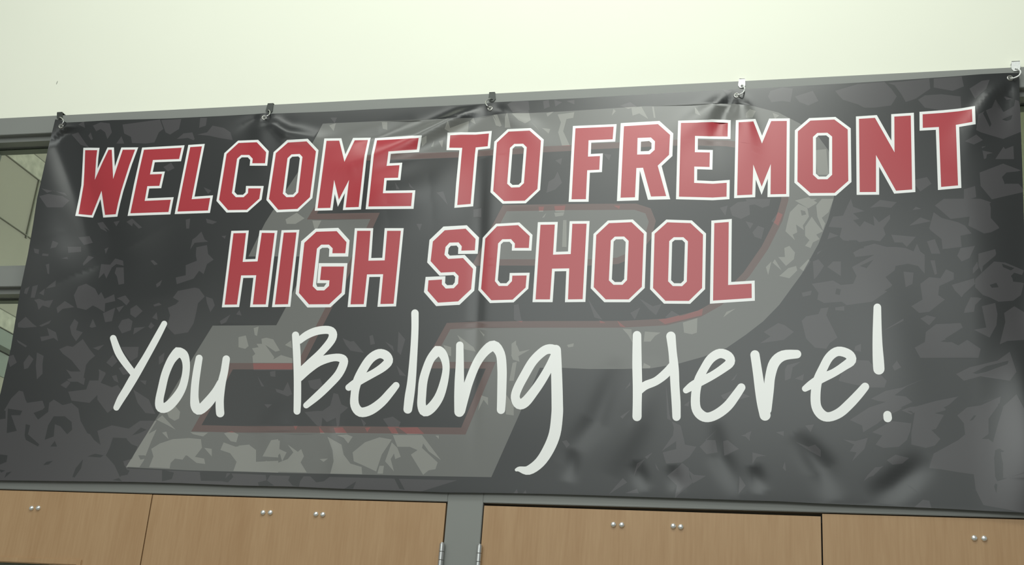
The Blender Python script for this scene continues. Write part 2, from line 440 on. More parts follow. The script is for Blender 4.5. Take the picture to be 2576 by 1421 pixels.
# lighter patches of the camouflage print, by crop (origin x, origin y, scale)
CAMO_LIGHT = [
 (0,0,1,[[(-60,1160),(330,1160),(320,1178),(700,1196),(1150,1208),(1060,1236),(600,1226),(0,1212),(-60,1210)]]),
 (0,240,3.553,[
  [(830,270),(900,240),(980,250),(1000,330),(960,390),(940,330),(900,300),(860,320)],
  [(1095,260),(1430,215),(1460,300),(1420,330),(1380,420),(1300,430),(1180,425),(1170,370),(1110,340)],
  [(1040,430),(1085,365),(1110,430)],[(790,360),(810,330),(830,390),(815,400)],
  [(1440,220),(1620,210),(1600,300),(1520,350),(1480,330)],[(1580,390),(1640,340),(1720,330),(1740,390),(1730,400),(1680,380)],
  [(1760,350),(1850,330),(1900,270),(2000,290),(2060,330),(2080,400),(1960,380),(1870,360)],[(1790,200),(1850,200),(1840,270),(1780,290)],
  [(700,260),(750,230),(760,290)],[(1460,640),(1530,600),(1560,650),(1500,680)],[(1820,820),(1890,850),(1860,880)],
  [(870,1140),(920,1130),(980,1210),(930,1180),(960,1220),(900,1190)],[(1015,1130),(1070,1120),(1040,1170)],
  [(1130,1130),(1180,1100),(1270,1180),(1240,1190),(1190,1140),(1180,1170)],[(1660,1110),(1700,1100),(1690,1190),(1665,1190)],
  [(1840,1100),(1940,1130),(1900,1150),(1850,1140)],[(470,1310),(520,1330),(450,1370)],
  [(370,830),(450,850),(580,870),(600,900),(480,850),(420,870)],[(350,900),(430,880),(560,900),(620,940),(560,1000),(420,1000)],
  [(640,350),(700,330),(760,420),(800,470),(720,440)]]),
 (0,560,3.553,[
  [(470,160),(520,180),(500,220),(450,230)],[(605,215),(725,215),(725,260),(610,270)],[(700,130),(800,120),(830,180),(750,200)],
  [(300,230),(350,240),(345,280),(310,270)],[(380,275),(435,280),(430,300),(375,295)],[(545,320),(600,305),(610,325)],
  [(790,295),(840,310),(745,385),(740,365)],[(935,235),(970,220),(945,280)],
  [(985,375),(1030,320),(1100,340),(1105,385),(1040,370),(1000,400),(970,460),(950,500),(930,450),(880,500),(905,370)],
  [(1040,400),(1105,400),(1110,545),(1060,555),(1045,480),(1025,450)],[(410,375),(440,365),(440,460),(425,455)],
  [(440,560),(500,515),(495,570),(410,590)],[(290,570),(340,555),(310,670),(275,670)],[(225,590),(265,570),(240,640),(215,630)],
  [(350,630),(400,590),(390,650)],[(305,690),(350,680),(400,700),(475,690),(440,760),(380,740),(345,780),(330,720)],
  [(660,650),(700,570),(770,545),(850,590),(880,650),(905,620),(935,680),(1020,640),(1030,700),(940,720),(935,800),(870,760),(830,740),(770,780),(690,760)],
  [(505,760),(580,700),(665,755),(560,770),(515,810)],[(1045,675),(1120,650),(1160,700),(1130,740),(1090,700)],
  [(1040,760),(1110,740),(1065,800)],[(920,810),(1030,760),(1000,880),(940,890)],[(1165,770),(1220,735),(1275,790),(1210,850),(1165,820)],
  [(1055,930),(1090,870),(1150,855),(1185,880),(1170,960),(1090,990)],[(1200,940),(1300,930),(1190,1000)],
  [(625,930),(665,860),(700,890),(680,960),(740,980),(680,1060),(640,1000)],[(800,930),(830,860),(860,930),(820,940)],
  [(1345,340),(1370,335),(1410,370),(1380,380)],[(1395,550),(1450,510),(1430,560),(1400,580)],[(1370,735),(1420,715),(1445,735),(1380,750)],
  [(1700,240),(1720,150),(1750,130),(1800,80),(1830,150),(1860,170),(1740,180)],
  [(1755,220),(1850,200),(1860,280),(1910,330),(1850,370),(1820,460),(1780,430),(1730,500),(1580,550),(1570,490),(1660,470),(1660,380),(1760,340),(1750,290)],
  [(1545,670),(1590,610),(1740,580),(1780,590),(1830,660),(1770,720),(1750,820),(1730,900),(1680,980),(1560,1000),(1490,930),(1520,830),(1500,760),(1570,730),(1600,700)],
  [(1360,850),(1400,800),(1410,870)],[(1325,930),(1350,890),(1380,920),(1350,950)],[(1840,660),(1900,680),(1920,740),(1880,800),(1850,720)],
  [(1965,880),(2060,820),(2020,890),(1975,910)],[(2110,820),(2140,780),(2160,830)],[(1980,120),(2020,115),(2010,145)],
  [(160,900),(230,840),(290,900),(330,930),(220,940),(160,935)],[(350,920),(460,870),(440,900),(370,930)],
  [(420,940),(500,980),(520,1060),(480,1030),(370,1060),(360,1020),(440,1010)],[(150,1045),(240,1100),(230,1115),(160,1070)],
  [(530,1130),(600,1100),(650,1110),(740,1040),(800,1130),(850,1190),(800,1230),(770,1270),(740,1421),(690,1421),(620,1330),(720,1330),(640,1230),(560,1170)],
  [(830,1120),(930,1090),(880,1140)],[(210,1250),(260,1180),(300,1220),(250,1300),(215,1310)],[(330,1160),(390,1190),(380,1260),(380,1350),(330,1400),(320,1280)],
  [(950,1250),(1010,1180),(1050,1240),(1000,1290)],[(1080,1110),(1240,1110),(1230,1200),(1170,1240),(1120,1180)],
  [(880,1310),(945,1340),(900,1400)],[(1420,1200),(1470,1160),(1460,1240),(1420,1270)],
  [(600,1400),(700,1370),(720,1421),(620,1421)],[(60,1200),(120,1180),(150,1250),(90,1290)]]),
 (0,760,3.553,[
  [(590,600),(760,680),(750,740),(650,690)],[(540,740),(600,700),(630,720),(590,770)],
  [(610,800),(770,780),(800,700),(880,700),(890,600),(945,640),(900,720),(1000,760),(1050,740),(1100,800),(1080,860),(1030,940),(960,990),(870,870),(870,830),(800,900),(640,880)],
  [(1060,590),(1120,560),(1150,640),(1100,650)],[(1000,660),(1040,650),(1060,720),(1020,700)],[(1250,700),(1310,700),(1300,740)],
  [(1190,780),(1330,870),(1390,1000),(1300,990),(1230,900)],
  [(100,860),(170,790),(210,800),(240,900),(380,880),(400,940),(380,960),(300,990),(340,1050),(430,980),(440,900),(480,870),(560,920),(640,900),(700,950),(720,1060),(780,1170),(850,1200),(900,1280),(870,1150),(1000,1100),(1150,1130),(1250,1060),(1400,1060),(1270,1270),(1180,1430),(-200,1430),(-200,1030),(0,1030)],
  [(1490,980),(1560,920),(1610,980),(1600,1040),(1560,1060),(1510,1030)],[(1400,1050),(1450,1010),(1570,1140),(1500,1100)]]),
 (600,800,3.553,[
  [(135,90),(180,75),(165,160),(145,150)],[(0,170),(65,155),(90,250),(60,275),(0,260)],
  [(120,270),(180,260),(160,230),(210,230),(205,185),(250,175),(310,190),(370,290),(330,300),(240,240),(320,350),(310,370),(380,330),(480,360),(480,402),(130,400),(125,340),(150,320)],
  [(415,240),(470,200),(480,270)],[(170,520),(230,610),(205,610)],[(330,630),(400,650),(440,570),(480,680),(440,700),(340,660)],[(230,770),(300,770),(260,805)],
  [(280,480),(330,470),(330,525),(285,520)],
  [(590,840),(700,830),(750,830),(820,780),(850,670),(890,680),(920,770),(980,800),(910,860),(900,960),(880,970),(870,890),(790,930),(750,890),(740,970),(700,960)],
  [(930,180),(1000,210),(1030,205),(1120,310),(1050,300),(1000,290),(960,240)],[(1170,160),(1200,150),(1220,230),(1180,240)],[(1310,210),(1380,250),(1390,300)],
  [(1430,120),(1490,190),(1450,330),(1420,300)],[(1290,900),(1380,880),(1450,930),(1430,980),(1340,970)],[(1410,420),(1500,520),(1440,510)],[(1090,890),(1140,940),(1120,970)],
  [(620,560),(730,540),(760,620),(680,640),(640,620)],
  [(130,404),(480,404),(480,466),(135,466)],[(490,960),(530,960),(510,1000)],[(720,970),(770,1030),(730,1030)],[(850,980),(930,975),(970,1030),(870,1030)],
  [(1130,980),(1180,975),(1150,1020)],[(1330,970),(1400,980),(1430,1038),(1370,1030)],[(1430,980),(1600,975),(1660,1035),(1510,1038)],
  [(0,1140),(100,1130),(80,1170),(150,1190),(155,1290),(170,1310),(250,1275),(320,1315),(360,1290),(440,1260),(490,1200),(440,1130),(530,1195),(560,1170),(585,1235),(555,1290),(610,1380),(0,1365)],
  [(225,1230),(290,1150),(300,1090),(370,1095),(365,1170),(430,1200),(390,1280),(370,1210),(340,1240)],[(725,1260),(800,1255),(760,1285)],
  [(795,1060),(920,1130),(940,1220),(1000,1300),(1100,1330),(1105,1395),(820,1390),(850,1280),(840,1180)],
  [(1020,1200),(1130,1110),(1260,1065),(1370,1085),(1280,1220),(1230,1370),(1100,1310),(1030,1280)],[(880,1045),(970,1040),(1020,1060),(980,1120),(940,1070)],
  [(1310,1280),(1370,1110),(1420,1160),(1450,1240),(1400,1260),(1390,1210),(1360,1260),(1390,1370)],
  [(1380,1045),(1640,1045),(1690,1110),(1810,1270),(1700,1190),(1650,1120),(1640,1160),(1780,1290),(1760,1350),(1700,1360),(1650,1400),(1540,1220),(1600,1180),(1530,1150),(1420,1150)],
  [(1760,1050),(1790,1050),(1790,1080)],[(1260,1320),(1300,1320),(1290,1390),(1240,1390)],
  [(1955,150),(2100,260),(2120,300),(2020,280)],[(2150,105),(2200,150),(2190,160)],[(1830,240),(1900,260),(1900,340),(1870,330)],[(2440,230),(2480,200),(2487,330),(2440,320)],
  [(2450,400),(2487,390),(2460,560),(2420,560)],[(2170,690),(2230,710),(2230,780),(2190,730),(2140,830)],[(2390,680),(2460,780),(2460,870),(2390,860)],
  [(-130,1030),(-60,1010),(0,1040),(-20,1110),(-70,1100)]]),
 (0,1080,3.68,[[(1270,180),(1340,60),(1450,0),(1400,110),(1330,290),(1290,350),(1170,345)],
  [(1400,180),(1480,130),(1600,90),(1750,80),(1860,90),(1870,170),(1800,260),(1720,240),(1690,280),(1620,270),(1580,310),(1570,360),(1380,350),(1420,250)],
  [(1730,240),(1890,270),(1900,320),(1820,310)],[(1890,170),(1960,180),(1960,250)],[(1760,25),(1925,30),(1880,65),(1790,45)],
  [(1500,30),(1540,20),(1560,90)],
  [(2040,190),(2070,120),(2180,160),(2310,145),(2370,190),(2370,300),(2576,290),(2576,400),(2160,385),(2190,300),(2130,220)],
  [(2430,250),(2510,100),(2576,90),(2576,260)]]),
 (1200,800,3.553,[
  [(305,330),(355,240),(380,300),(475,280),(370,340),(380,390),(320,370)],[(805,240),(865,225),(860,255),(815,262)],[(1300,95),(1380,100),(1390,220),(1350,150)],
  [(1500,120),(1640,130),(1590,160),(1550,210),(1490,210)],[(1840,40),(1970,0),(1965,130),(1920,145),(1850,130)],[(1490,400),(1550,430),(1545,450),(1480,450)],[(20,105),(65,150),(60,165)],
  [(1690,600),(1720,860),(1760,980),(1750,1050),(1650,1190),(1780,1100),(1780,1170),(1660,1200),(1690,1300),(1830,1290),(1900,1240),(1960,1150),(1860,1130),(1820,960),(1700,900)],
  [(1990,1150),(2060,1080),(2150,990),(2040,1090),(2130,1090),(2150,1200),(2050,1215)],[(2200,1100),(2240,1090),(2340,1170),(2210,1230)],[(1280,880),(1370,820),(1300,900)],
  [(760,1100),(800,1090),(830,1130),(800,1160)],[(1500,1240),(1570,1200),(1520,1260)],[(1400,1421),(1430,1300),(1500,1260),(1430,1350)],
  [(2360,1050),(2430,1030),(2440,1100),(2400,1060)],[(1320,640),(1370,570),(1370,600)],[(1850,780),(1900,740),(1890,790)],[(2270,560),(2330,490),(2300,550)],
  [(2180,690),(2300,640),(2440,700),(2300,740),(2200,720)]]),
 (1200,1080,3.68,[
  [(1760,430),(1860,350),(1900,310),(1960,360),(1970,440),(2000,490),(1870,600),(1830,640),(1850,520)],[(1960,380),(2010,420),(2120,430),(2000,500)],
  [(1270,540),(1350,450),(1390,490),(1220,600)],[(1370,590),(1480,550),(1500,590)],[(1650,310),(1690,390),(1660,360)],[(2430,430),(2487,520),(2420,600)],
  [(330,600),(370,550),(380,600)],[(420,600),(450,560),(460,605)]]),
 (1876,500,3.553,[
  [(780,160),(870,150),(910,60),(940,0),(960,70),(1060,110),(960,130),(1015,180),(960,190),(1020,250),(1060,200),(1150,240),(1140,150),(1190,210),(1290,140),(1290,180),(1230,260),(1250,320),(1200,380),(1130,370),(1000,390),(870,370),(840,340),(860,260),(740,250)],
  [(730,360),(750,300),(830,330)],[(780,560),(850,560),(850,690),(730,610)],
  [(960,480),(1050,430),(1150,400),(1260,430),(1340,430),(1430,440),(1500,470),(1530,400),(1560,470),(1600,500),(1600,670),(1540,600),(1450,580),(1340,600),(1330,640),(1250,700),(1310,770),(1260,830),(1130,920),(1050,930),(900,950),(860,920),(700,930),(640,900),(650,840),(590,760),(780,730),(850,770),(960,760),(990,690),(950,610),(1150,500),(980,520)],
  [(1300,320),(1520,340),(1440,430),(1400,390),(1330,390)],[(1460,240),(1560,165),(1660,200),(1560,220)],
  [(1640,260),(1680,120),(1750,170),(1900,210),(1960,240),(2020,310),(1920,330),(1930,430),(1760,450),(1750,360),(1650,280)],
  [(1690,60),(1770,0),(2100,0),(2190,30),(2190,170),(2270,260),(2190,300),(2130,310),(1990,240),(2000,160),(1830,180),(1740,100)],
  [(1620,380),(1690,360),(1740,490),(1660,490)],[(1650,550),(1690,550),(1710,670),(1690,680)],[(1410,650),(1500,660),(1490,760),(1430,790)],
  [(1560,760),(1640,700),(1740,710),(1790,630),(1860,660),(1860,720),(1730,780),(1720,860),(1780,900),(1640,1010),(1550,1020),(1480,960),(1580,900)],
  [(1890,510),(1920,440),(2050,420),(2000,530),(1930,560)],[(2080,490),(2230,450),(2240,500),(2120,600),(2110,660),(2080,600)],[(2030,620),(2070,560),(2080,620),(2030,670)],
  [(1840,770),(2040,710),(2050,760),(1950,850),(1930,880),(1870,820)],
  [(2050,720),(2110,660),(2220,560),(2320,570),(2487,640),(2470,680),(2380,690),(2390,740),(2487,750),(2460,860),(2390,910),(2260,920),(2180,880),(2120,860),(2050,790)],
  [(1960,980),(2010,880),(2070,880),(2110,890),(2050,950),(2040,1010),(1950,1020)],[(2110,960),(2230,930),(2250,1030),(2240,1130),(2180,1240),(2040,1170),(2150,1150)],
  [(2310,1020),(2400,960),(2500,1020),(2500,1260),(2340,1270),(2270,1300),(2320,1100)],
  [(500,1090),(540,1050),(650,1030),(670,980),(740,970),(720,1040),(820,1240),(750,1290),(720,1340),(620,1330),(540,1250)],
  [(160,1190),(290,1110),(350,1130),(430,1190),(340,1260),(130,1290),(220,1230)],[(800,970),(880,960),(880,1000),(800,995)],[(500,840),(590,820),(580,860),(510,875)],
  [(1560,1070),(1620,1040),(1700,1060),(1640,1130)],[(1610,1190),(1700,1120),(1920,1110),(1940,1150),(1780,1250),(1900,1310),(1980,1260),(2100,1340),(2080,1421),(1560,1421),(1510,1330),(1600,1280)],
  [(1230,1180),(1410,1070),(1410,1090)],[(600,560),(650,540),(700,600),(640,690),(610,720)],[(640,480),(680,460),(640,500)],
  [(1110,80),(1200,10),(1350,30),(1300,80),(1200,70)],[(1490,100),(1520,70),(1570,90)],
  [(60,300),(110,240),(165,260),(140,360),(80,340)],[(20,60),(0,0),(220,0),(210,60),(150,80),(80,50)],
  [(395,120),(470,45),(550,80),(565,160),(510,240),(520,280),(450,230),(460,300),(420,320),(440,370),(355,290),(370,220)],
  [(530,250),(590,160),(640,230),(690,290),(630,320),(660,360),(600,390),(580,440),(530,420),(570,370),(530,330)],
  [(630,60),(680,0),(785,0),(740,120),(680,170),(710,220),(690,280),(640,160)],[(290,520),(350,520),(345,440),(390,420),(440,480),(430,540),(360,600)],
  [(180,610),(230,560),(200,680)],[(260,540),(320,640),(240,570)],[(300,690),(380,620),(450,600),(460,640),(390,710)],[(480,620),(560,540),(580,560),(520,650)],
  [(540,0),(640,0),(580,30)],[(230,200),(290,120),(330,140),(290,240)]]),
 (1876,130,3.553,[
  [(200,400),(220,350),(330,320),(420,330),(400,450),(330,440),(230,450)],
  [(800,350),(1000,290),(1240,270),(1300,330),(1350,400),(1300,480),(1150,500),(1060,500),(1000,470),(870,430),(830,390)],
  [(1270,280),(1640,240),(1650,330),(1520,420),(1430,450),(1390,380),(1330,300)],[(1680,240),(1930,220),(1950,310),(1850,350),(1680,320)],
  [(440,400),(600,350),(650,440),(560,480),(480,450)],[(1540,430),(1600,390),(1750,380),(1920,400),(1930,560),(1800,640),(1720,520),(1600,500)],
  [(2080,560),(2200,500),(2230,430),(2320,400),(2440,440),(2500,700),(2300,780),(2100,720),(2060,700)],
  [(2110,850),(2280,820),(2320,870),(2420,830),(2400,960),(2300,960),(2220,960),(2210,930),(2130,960)],
  [(2090,1080),(2300,1000),(2460,1060),(2330,1100),(2310,1180),(2440,1180),(2500,1250),(2200,1320),(2100,1200)],
  [(2000,330),(2110,260),(2180,250),(2150,330),(2050,420)],[(1960,800),(2060,740),(2120,790),(2040,830)],
  [(1950,1230),(2050,1200),(2060,1300),(1950,1330)],[(1480,1150),(1620,1120),(1660,1180),(1560,1250)],
  [(0,560),(40,515),(90,530),(60,590),(0,590)],[(240,545),(300,570),(260,600)],[(620,880),(720,870),(740,1100),(640,1100)],[(440,1330),(560,1300),(640,1350),(560,1400)]]),
 (1200,150,3.553,[
  [(145,490),(180,490),(220,590),(200,600)],[(250,510),(270,470),(300,610),(250,600)],[(310,480),(460,450),(480,540),(430,570),(370,540)],[(480,550),(530,600),(560,640)],
  [(580,610),(655,620),(640,660)],[(720,490),(870,470),(860,520),(800,530),(770,640),(830,770),(760,770),(725,650),(750,560)],[(1205,500),(1220,440),(1240,460)],
  [(1380,430),(1470,420),(1530,530),(1450,480),(1390,500)],[(1565,420),(1580,420),(1595,520),(1580,520)],[(1945,420),(2000,500),(1950,480)],[(620,480),(690,460),(630,510)],
  [(2400,480),(2440,440),(2487,470),(2450,520)],[(270,400),(320,370),(460,370),(470,450),(320,470)],[(590,370),(640,360),(650,420),(600,440)],[(690,360),(760,380),(700,420)],
  [(800,370),(870,360),(870,400)],[(1280,410),(1370,380),(1430,420),(1350,440)],[(2200,270),(2280,280),(2240,320)],
  [(640,1090),(690,1060),(720,1000),(760,1100),(700,1160),(620,1190)],[(700,900),(760,880),(750,940)],[(1130,840),(1200,850),(1180,900)]]),
 (1200,500,3.553,[
  [(330,950),(370,940),(400,1100),(330,1080)],[(990,890),(1060,1000),(1120,1080),(1050,1060)],[(1370,1020),(1460,970),(1410,1080)],[(1450,890),(1570,960),(1650,940),(1600,1040),(1540,990)],
  [(1680,1060),(1740,1000),(1810,1040),(1780,1080)],[(2260,80),(2330,30),(2430,20),(2440,140),(2360,180),(2280,150)],[(2400,200),(2470,220),(2440,270)],[(2170,80),(2240,60),(2220,150)],
  [(550,70),(600,70),(590,115),(555,115)],[(690,65),(790,60),(780,115),(700,115)],[(1220,60),(1280,60),(1270,90)],[(1250,1085),(1330,1150),(1280,1140)],[(1090,1080),(1150,1110),(1100,1110)],
  [(1620,1080),(1850,1040),(2020,980),(2010,1040),(1680,1120)],[(340,1085),(410,1085),(400,1105)],[(580,170),(620,125),(600,165)],[(690,125),(780,120),(770,150),(700,160)],
  [(770,190),(800,190),(800,430),(760,430)],[(2200,1060),(2230,1010),(2310,980),(2240,1030)]]),
 (600,200,3.553,[
  [(810,410),(870,390),(850,460)],[(820,340),(880,340),(860,390)],[(1280,380),(1330,380),(1330,450),(1290,440)],[(1840,440),(1870,370),(1890,430),(2060,370),(2050,470),(1890,470)],
  [(2100,340),(2120,400),(2070,370)],[(2270,320),(2340,420),(2300,410)],[(2390,330),(2420,430),(2380,430)],[(1630,530),(1680,500),(1680,560),(1640,600)],[(1720,600),(1750,540),(1740,600)],
  [(1790,550),(1830,540),(1820,610)],[(1770,1010),(1830,1000),(1870,1120),(1810,1050)],[(2100,1160),(2170,1150),(2170,1230),(2100,1230)],[(1590,1290),(1640,1290),(1620,1350)],
  [(1400,920),(1440,980),(1410,980)],[(1520,920),(1570,980),(1530,960)],[(420,1250),(520,1190),(590,1240),(510,1290),(430,1290)],[(660,1260),(740,1260),(700,1340),(680,1340)]]),
 (1876,800,3.553,[
  [(350,460),(370,420),(490,390),(420,440),(400,540),(350,560)],[(440,540),(520,500),(510,560)],[(530,960),(610,950),(580,1020)],[(270,1020),(340,1010),(340,1055)],
  [(445,1105),(560,1150),(620,1130),(670,1180),(670,1240),(560,1180)],[(870,1085),(980,1100),(1090,1070),(1060,1170),(950,1280),(990,1200),(930,1190),(970,1130)],
  [(60,1200),(180,1230),(100,1240),(60,1300)],[(330,1340),(350,1280),(360,1370)],[(0,1030),(50,1010),(30,1080)],
  [(830,560),(900,370),(1100,380),(1200,500),(1260,560),(1240,620),(1100,620),(950,590)],[(980,250),(1030,230),(1030,300),(970,290)],[(1310,430),(1350,380),(1390,440),(1330,470)],
  [(1120,720),(1250,650),(1400,620),(1600,540),(1440,610),(1330,690),(1430,700),(1490,750),(1380,800),(1520,790),(1530,830),(1480,860),(1380,820),(1250,880),(1180,940),(1050,1020),(1040,960),(930,910),(1100,800),(1250,750),(1180,740)],
  [(1130,1020),(1300,920),(1480,940),(1470,1010),(1440,1090),(1370,1150),(1230,1160),(1160,1130),(1220,1050)],
  [(1480,1030),(1520,790),(1700,740),(1900,700),(1790,800),(1780,850),(1700,990),(1660,1000),(1740,1080),(1690,1140),(1610,1160),(1480,1130)],
  [(1260,1270),(1340,1220),(1460,1250),(1400,1300),(1310,1310)],[(1100,1421),(1140,1350),(1230,1320),(1140,1410)],
  [(1680,1210),(1900,1090),(1960,1040),(1950,940),(1890,870),(2000,780),(2280,700),(2270,760),(2170,900),(2190,1020),(2110,1080),(2180,1080),(2250,950),(2300,790),(2420,680),(2500,830),(2560,860),(2560,1430),(2300,1430),(2300,1300),(2270,1180),(2220,1240),(2230,1421),(1920,1380),(1740,1350),(1640,1340)],
  [(1880,500),(2000,440),(2250,380),(2360,300),(2420,480),(2360,560),(2100,520),(1950,560)]]),
 (1876,1080,3.68,[[(1130,420),(1200,350),(1270,345),(1090,480)],[(2100,330),(2290,400),(2330,480),(2640,380),(2700,800),(2200,700),(2130,560)],[(1560,720),(1640,650),(1700,660),(1720,730)]]),
]
# darker patches lying over the lighter ones along the edges
CAMO_DARK = [
 (0,760,3.553,[
  [(480,1020),(580,1020),(640,1070),(645,1140),(600,1180),(540,1110),(490,1090),(480,1200),(400,1230),(430,1100)],
  [(230,1090),(270,1100),(250,1180),(350,1270),(340,1290),(230,1230),(220,1190)],[(450,1290),(490,1240),(510,1290)],
  [(960,1360),(1010,1210),(1130,1215),(1150,1260),(1230,1290),(1180,1400),(1100,1421),(1050,1370)],[(770,1130),(870,1080),(860,1210),(890,1270),(840,1230)],
  [(70,950),(200,970),(180,1010),(100,1010),(150,1150),(60,1170)],[(-20,960),(50,970),(50,1040),(-20,1050)],[(1050,990),(1110,980),(1160,1030),(1060,1035)],
  [(1180,1190),(1260,1120),(1310,1140),(1250,1170)],[(200,780),(260,770),(270,850),(230,880)]]),
 (0,1080,3.68,[
  [(400,330),(430,300),(490,290),(450,325)],[(670,440),(700,360),(770,275),(750,360),(690,445)],[(810,250),(880,225),(960,240),(930,260)],[(-10,230),(70,240),(60,300),(-10,330)],
  [(-10,370),(50,380),(10,400)],[(60,400),(110,390),(40,450)],[(1040,470),(1100,450),(1130,480)],[(1130,360),(1200,380),(1180,420),(1120,430)],[(1500,370),(1610,400),(1590,460),(1500,480)],
  [(2060,480),(2140,400),(2160,440),(2110,490)],[(1850,395),(2100,400),(2080,480),(1860,475)],[(1280,240),(1340,240),(1370,265),(1300,280)],[(980,240),(1060,80),(1160,80),(1240,160),(1260,200),(1130,240),(1150,330),(1180,380),(1110,440),(1060,330)]]),
 (600,1080,3.68,[[(180,490),(260,470),(330,520),(190,530)],[(250,410),(300,410),(260,480)],[(460,470),(490,400),(620,410),(570,480),(560,530),(500,520)],[(640,410),(880,410),(790,480),(720,490)],[(980,550),(1090,480),(1060,550)],[(1430,430),(1480,450),(1540,560),(1490,550)]]),
 (1876,500,3.553,[[(1020,600),(1140,545),(1080,620)],[(920,370),(990,370),(1040,410),(1060,440),(990,450),(950,430)],[(810,800),(850,810),(840,860),(800,850)],[(490,100),(530,110),(540,140),(500,150)],[(1240,820),(1310,780),(1330,840)],
  [(2180,770),(2240,750),(2260,790),(2200,795)],[(2290,580),(2400,620),(2370,640),(2300,610)],[(2190,330),(2320,300),(2300,420),(2240,430),(2200,390)],[(2180,40),(2290,5),(2487,40),(2290,40),(2220,120),(2190,80)],[(2370,690),(2400,660),(2500,690),(2500,760),(2390,720)]]),
 (1876,800,3.553,[
  [(2220,1260),(2230,1180),(2270,1165),(2310,1195),(2260,1200),(2270,1300),(2290,1400),(2250,1421)],[(1740,210),(1880,150),(1920,210),(1800,215)],
  [(2030,490),(2150,430),(2350,380),(2340,410),(2150,480),(2060,500)],[(2030,610),(2060,580),(2110,575),(2070,610)],[(1690,850),(1800,820),(2000,770),(2230,690),(2280,700),(2100,780),(1960,800),(1800,870)],
  [(1770,800),(1880,740),(2010,700),(1940,760),(1800,820)],[(2000,920),(2040,870),(2060,870),(2030,910)],[(2260,760),(2300,800),(2250,960),(2210,1110),(2170,1080),(2170,900),(2220,900)],
  [(1350,840),(1400,800),(1500,760),(1480,790)],[(1440,830),(1480,830),(1510,860)]]),
 (1876,1080,3.68,[
  [(2310,260),(2330,180),(2400,200),(2360,200),(2380,330),(2365,450),(2330,370)],[(2300,530),(2310,500),(2330,510),(2320,590)],[(2040,560),(2080,450),(2110,560),(2110,680),(2080,620)],
  [(1480,500),(1620,420),(1800,390),(2010,400),(1880,470),(1710,560),(1640,610)],[(1780,620),(1850,590),(1960,570),(1850,650)]]),
 (2456,160,2.63,[[(45,330),(60,300),(100,400),(90,420)],[(170,370),(240,340),(230,370),(200,380)],[(130,240),(170,200),(200,240),(260,230),(250,280),(180,320)],[(20,570),(150,500),(300,490),(290,520),(180,550),(120,640),(60,660),(70,600),(110,590)],
  [(170,750),(200,720),(300,710),(300,725),(210,745),(190,800)],[(100,910),(150,890),(220,910),(310,910),(310,940),(190,930),(110,920)],[(120,1010),(180,1080),(190,1150),(150,1200),(190,1220),(120,1290),(140,1230),(100,1190),(110,1140),(160,1110)],[(245,540),(295,530),(295,640),(250,640)],[(135,1000),(160,930),(180,950),(150,1000)]]),
]

# ------------------------------------------------------------------ the setting
D = 3.305
Z_TOP = 1.50 + 0.58773034 * D          # top of the frame's head rail
Z_DOOR = 1.50 + 0.19065 * D             # top of the door leaves
X_G1, X_ML, X_MR, X_G2 = -0.57006004 * D, -0.29308488 * D, -0.26175699 * D, 0.01589338 * D
X_L = X_G1 - (X_ML - X_G1)             # left end of the door opening
X_R = X_G2 + (X_G2 - X_MR)             # right end
JAMB = 0.10
Z_RAIL0 = at_y(0, 340).z               # lower edge of the head rail
Z_BAR1, Z_BAR0 = at_y(0, 675).z, at_y(0, 721).z
Z_HEAD = Z_DOOR + 0.055
FD = 0.14                              # depth of the frame

# lobby wall with the opening of the frame
WY = 0.02
bm = bmesh.new()
add_box(bm, -6.0, 4.5, WY, WY + 0.12, Z_TOP, 5.6)
add_box(bm, -6.0, X_L - JAMB, WY, WY + 0.12, 0, Z_TOP)
add_box(bm, X_R + JAMB, 4.5, WY, WY + 0.12, 0, Z_TOP)
wall_back = tag(from_bm('wall_back', bm, M_WALL), 'pale cream painted lobby wall above the grey door frame', 'wall', kind='structure')
p = at_y(143.5, 208, WY)
bm = bmesh.new()
add_lathe(bm, [(0, 0.0012), (0.0045, 0.0010), (0.006, 0)], p, (0, -1, 0), 12)
for v in bm.verts:
    v.co.z = p.z + (v.co.z - p.z) * 1.1 + (v.co.x - p.x) * 0.6
    v.co.x = p.x + (v.co.x - p.x) * 0.32
from_bm('scuff_mark', bm, plain('scuff_grey', (0.36, 0.38, 0.33), 0.8), wall_back)

# hollow metal frame: head rail, transom bar, door head, jambs, central mullion, rebates
bm = bmesh.new()
BV = 0.0015
add_box(bm, X_L - JAMB, X_R + JAMB, 0, FD, Z_RAIL0, Z_TOP, BV)
add_box(bm, X_L - JAMB, X_L, 0, FD, 0, Z_RAIL0, BV)
add_box(bm, X_R, X_R + JAMB, 0, FD, 0, Z_RAIL0, BV)
add_box(bm, X_ML, X_MR, 0, FD, 0, Z_RAIL0, BV)
for a, b in ((X_L, X_ML), (X_MR, X_R)):
    add_box(bm, a, b, 0, FD, Z_BAR0, Z_BAR1, BV)
    add_box(bm, a, b, 0, FD, Z_DOOR + 0.003, Z_HEAD, BV)
    add_box(bm, a, b, 0.055, FD, Z_DOOR - 0.018, Z_DOOR + 0.004)
    for x0, x1 in ((a, a + 0.016), (b - 0.016, b)):
        add_box(bm, x0, x1, 0.055, FD, 0, Z_DOOR)
tag(from_bm('trim_1', bm, M_FRAME), 'grey painted metal frame around the doors and the glass above them', 'door frame', kind='structure')

M_GASK = plain('grey_gasket', (0.10, 0.11, 0.10), 0.6)
